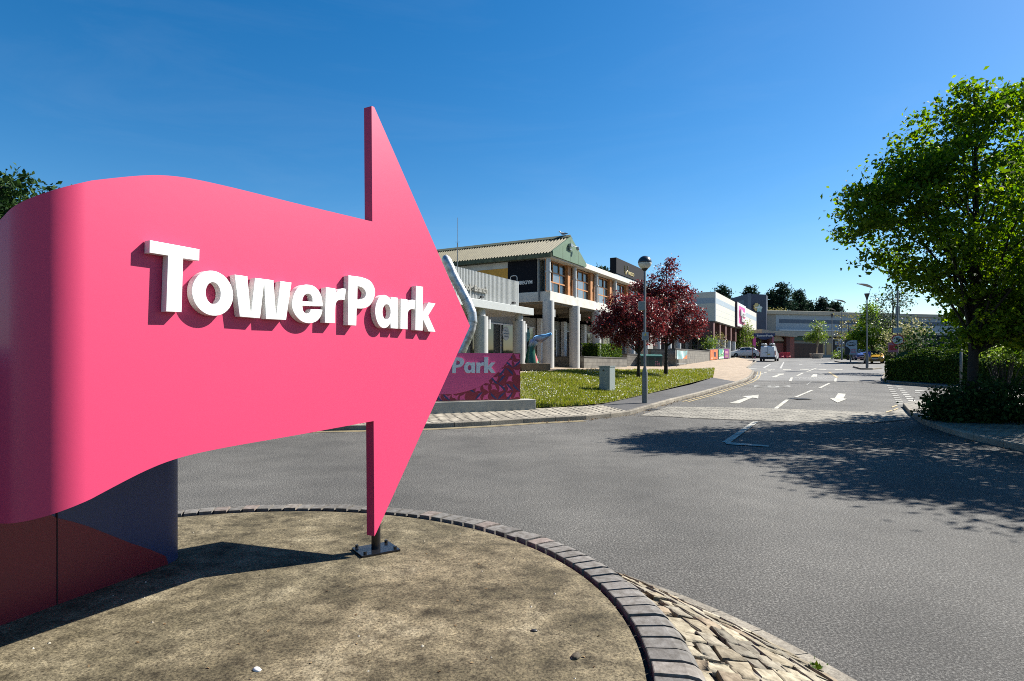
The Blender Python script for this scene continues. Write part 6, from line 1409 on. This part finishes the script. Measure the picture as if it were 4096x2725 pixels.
# ---------------------------------------------------------------- small things
pb = MB()
for _ in range(150):
    r = 2.2 * math.sqrt(random.random()); a = random.uniform(0, 2 * math.pi); x_, y_ = RC[0] + r * math.cos(a), RC[1] + r * math.sin(a); s_ = random.uniform(.003, .009) * 1
    c_ = random.choice([(.45, .42, .34), (.3, .26, .19), (.07, .06, .045), (.55, .52, .45)]); pb.col = c_
    v = [(x_ + s_ * math.cos(t_) * random.uniform(.7, 1.3), y_ + s_ * math.sin(t_) * random.uniform(.7, 1.3), MZ - .001) for t_ in [0, 1.26, 2.5, 3.8, 5.0]]
    pb.add(v + [(x_, y_, MZ + s_ * .8)], [(i, (i + 1) % 5, 5) for i in range(5)])
o = pb.build('grit', M['stonepiece'], kind='stuff'); o['label'] = 'loose grit and pebbles on the concrete island'
for px, py, mt, lab, sz in ((257, 670, 'gull_w', 'small white pebble lying on the concrete island', .016), (534, 631, 'signblack', 'small dark stone lying on the concrete island', .013), (576, 657, 'soil', 'brown clod beside the brick edging', .022)):
    Y = 1.2 * F / (py - HZ); q = ((px - CX) / F * Y, Y, MZ - .002); k = MB(); k.lathe([(sz * .8, 0), (sz, sz * .3), (sz * .7, sz * .75), (sz * .15, sz * .9)], 8); o = k.build('pebble', M[mt], smooth=True); o.location = q; o.scale = (1.4, .9, .8); o.rotation_euler = (0, 0, px); tag(o, lab, 'pebble')
db_ = []
for a_, b_ in zip(K3[5:], K3[6:]):
    d_ = Vector(b_) - Vector(a_); n_ = Vector((d_.y, -d_.x, 0)).normalized()
    for _ in range(int(d_.length * 26)):
        q = Vector(a_) + d_ * random.random() + n_ * abs(random.gauss(.02, .13)); db_.append((q.x, q.y, zr(q.y) + .02))
for i, p in enumerate(inR[:-1]):
    for _ in range(8): db_.append((p[0] - random.uniform(.12, .5), p[1] - random.uniform(.1, .3), .015))
o = leaf_mesh('kerb_debris', db_, .05, M['debris'], up=1.4, kind='stuff'); o['label'] = 'dry brown leaf litter gathered along the kerb'
dl_ = []
for _ in range(130):
    r_, t_ = 2.2 * math.sqrt(random.random()), random.uniform(0, 2 * math.pi); dl_.append((RC[0] + r_ * math.cos(t_), RC[1] + r_ * math.sin(t_), MZ + .003))
o = leaf_mesh('dry_litter', dl_, .016, M['debris'], up=2, kind='stuff'); o['label'] = 'tiny dry leaf scraps on the concrete island'
wp = []
for _ in range(7):
    t = random.uniform(-.75, .35); f = random.uniform(.1, .98); c_ = apron_pt(t, f)
    for _k in range(14): wp.append((c_[0] + random.gauss(0, .02), c_[1] + random.gauss(0, .02), c_[2] + .02 + abs(random.gauss(0, .018))))
o = leaf_mesh('weeds', wp, .03, M['leaf_hedge'], up=.1, kind='stuff'); o['label'] = 'tiny weeds between the apron stones'
# iron gully and cover in the road, rough joint along the ramp
for nm_, px, py, w_, d_, rz_, lab in (('drain_gully', 650, 409.6, .46, .44, R(28), 'iron drain gully against the left kerb'), ('manhole_cover', 800, 399, .62, .62, R(10), 'iron manhole cover in the outgoing lane')):
    q = G(px, py); t = thing(nm_, lab, 'drain cover', (q[0], q[1], zr(q[1]) + .012), rz_); k = MB(); k.box(-w_ / 2, w_ / 2, -d_ / 2, d_ / 2, 0, .006); k.build('frame', M['grey_steel'], t)
    k = MB(); [k.box(-w_ * .42, w_ * .42, -d_ * .4 + d_ * .1 * i, -d_ * .34 + d_ * .1 * i, .0065, .011) for i in range(8)]; k.build('grate', M['plasticblack'], t)
jl = resample([G(*p) for p in ((638, 416), (665, 416.5), (698, 418.8), (740, 420.4), (780, 421.4), (821, 423.0), (865, 423.9), (905, 420.2))], 90); k = MB()
for i, (a_, b_) in enumerate(zip(jl, jl[1:])):
    w0, w1 = .03 + .025 * math.sin(i * 1.3) ** 2, .03 + .025 * math.sin((i + 1) * 1.3) ** 2; k.add([(a_[0], a_[1] - w0, zr(a_[1]) + .010), (b_[0], b_[1] - w1, zr(b_[1]) + .010), (b_[0], b_[1] + w1 * .5, zr(b_[1]) + .010), (a_[0], a_[1] + w0 * .5, zr(a_[1]) + .010)], [(0, 1, 2, 3)])
k.build('tar_joint', M['mortar'], kind='structure')


# ---------------------------------------------------------------- camera, sun, sky
cam = bpy.data.cameras.new('camera'); co = bpy.data.objects.new('camera', cam); COL.objects.link(co); sc.camera = co
cam.sensor_width = 36; cam.lens = F / 1024 * 36; cam.shift_y = (HZ - 340.5) / 1024; cam.clip_start = .05; cam.clip_end = 3000
co.location = (0, 0, CZ); co.rotation_euler = (R(90), 0, 0)
EL = R(41); AZ = math.atan2(.912, .41)           # clockwise from +Y
sd = Vector((math.sin(AZ) * math.cos(EL), math.cos(AZ) * math.cos(EL), math.sin(EL)))
sl = bpy.data.lights.new('sun', 'SUN'); sl.energy = 5.0; sl.angle = R(.5); sl.color = (1, .955, .88); so = bpy.data.objects.new('sun', sl); COL.objects.link(so)
so.rotation_euler = sd.to_track_quat('Z', 'Y').to_euler()
wo = bpy.data.worlds.new('World'); sc.world = wo; wo.use_nodes = True; nt = wo.node_tree; bg = nt.nodes['Background']
sky = nt.nodes.new('ShaderNodeTexSky'); sky.sky_type = 'NISHITA'; sky.sun_disc = False; sky.sun_elevation = EL; sky.sun_rotation = AZ
sky.air_density = 1.0; sky.dust_density = .35; sky.ozone_density = 3.0; sky.altitude = 50
hs_ = nt.nodes.new('ShaderNodeHueSaturation'); hs_.inputs['Saturation'].default_value = 1.4; hs_.inputs['Hue'].default_value = .499; hs_.inputs['Value'].default_value = 1.08
nt.links.new(sky.outputs[0], hs_.inputs['Color'])
tcw = nt.nodes.new('ShaderNodeTexCoord'); mpw = nt.nodes.new('ShaderNodeMapping'); mpw.inputs['Scale'].default_value = (1.2, 3.2, 9); mpw.inputs['Rotation'].default_value = (.2, .35, .5); nt.links.new(tcw.outputs['Generated'], mpw.inputs[0])
nw = nt.nodes.new('ShaderNodeTexNoise'); nw.inputs['Scale'].default_value = 1.6; nw.inputs['Detail'].default_value = 9; nw.inputs['Roughness'].default_value = .62; nw.inputs['Distortion'].default_value = .6; nt.links.new(mpw.outputs[0], nw.inputs['Vector'])
rw = nt.nodes.new('ShaderNodeMapRange'); rw.inputs[1].default_value = .50; rw.inputs[2].default_value = .85; rw.inputs[3].default_value = 0; rw.inputs[4].default_value = .035; nt.links.new(nw.outputs['Fac'], rw.inputs[0])
mw = nt.nodes.new('ShaderNodeMix'); mw.data_type = 'RGBA'; mw.inputs[7].default_value = (6.5, 7.2, 8.0, 1); nt.links.new(rw.outputs[0], mw.inputs[0]); nt.links.new(hs_.outputs[0], mw.inputs[6]); nt.links.new(mw.outputs[2], bg.inputs['Color']); bg.inputs['Strength'].default_value = .05
vs_ = sc.view_settings; vs_.view_transform = 'Standard'; vs_.look = 'None'; vs_.gamma = 1; vs_.exposure = 1.42; vs_.use_curve_mapping = False
sc.cycles.use_denoising = False; sc.cycles.sample_clamp_indirect = 3.0; sc.cycles.pixel_filter_type = 'BLACKMAN_HARRIS'; sc.cycles.filter_width = 1.0
sc.cycles.max_bounces = 8; sc.cycles.transparent_max_bounces = 8
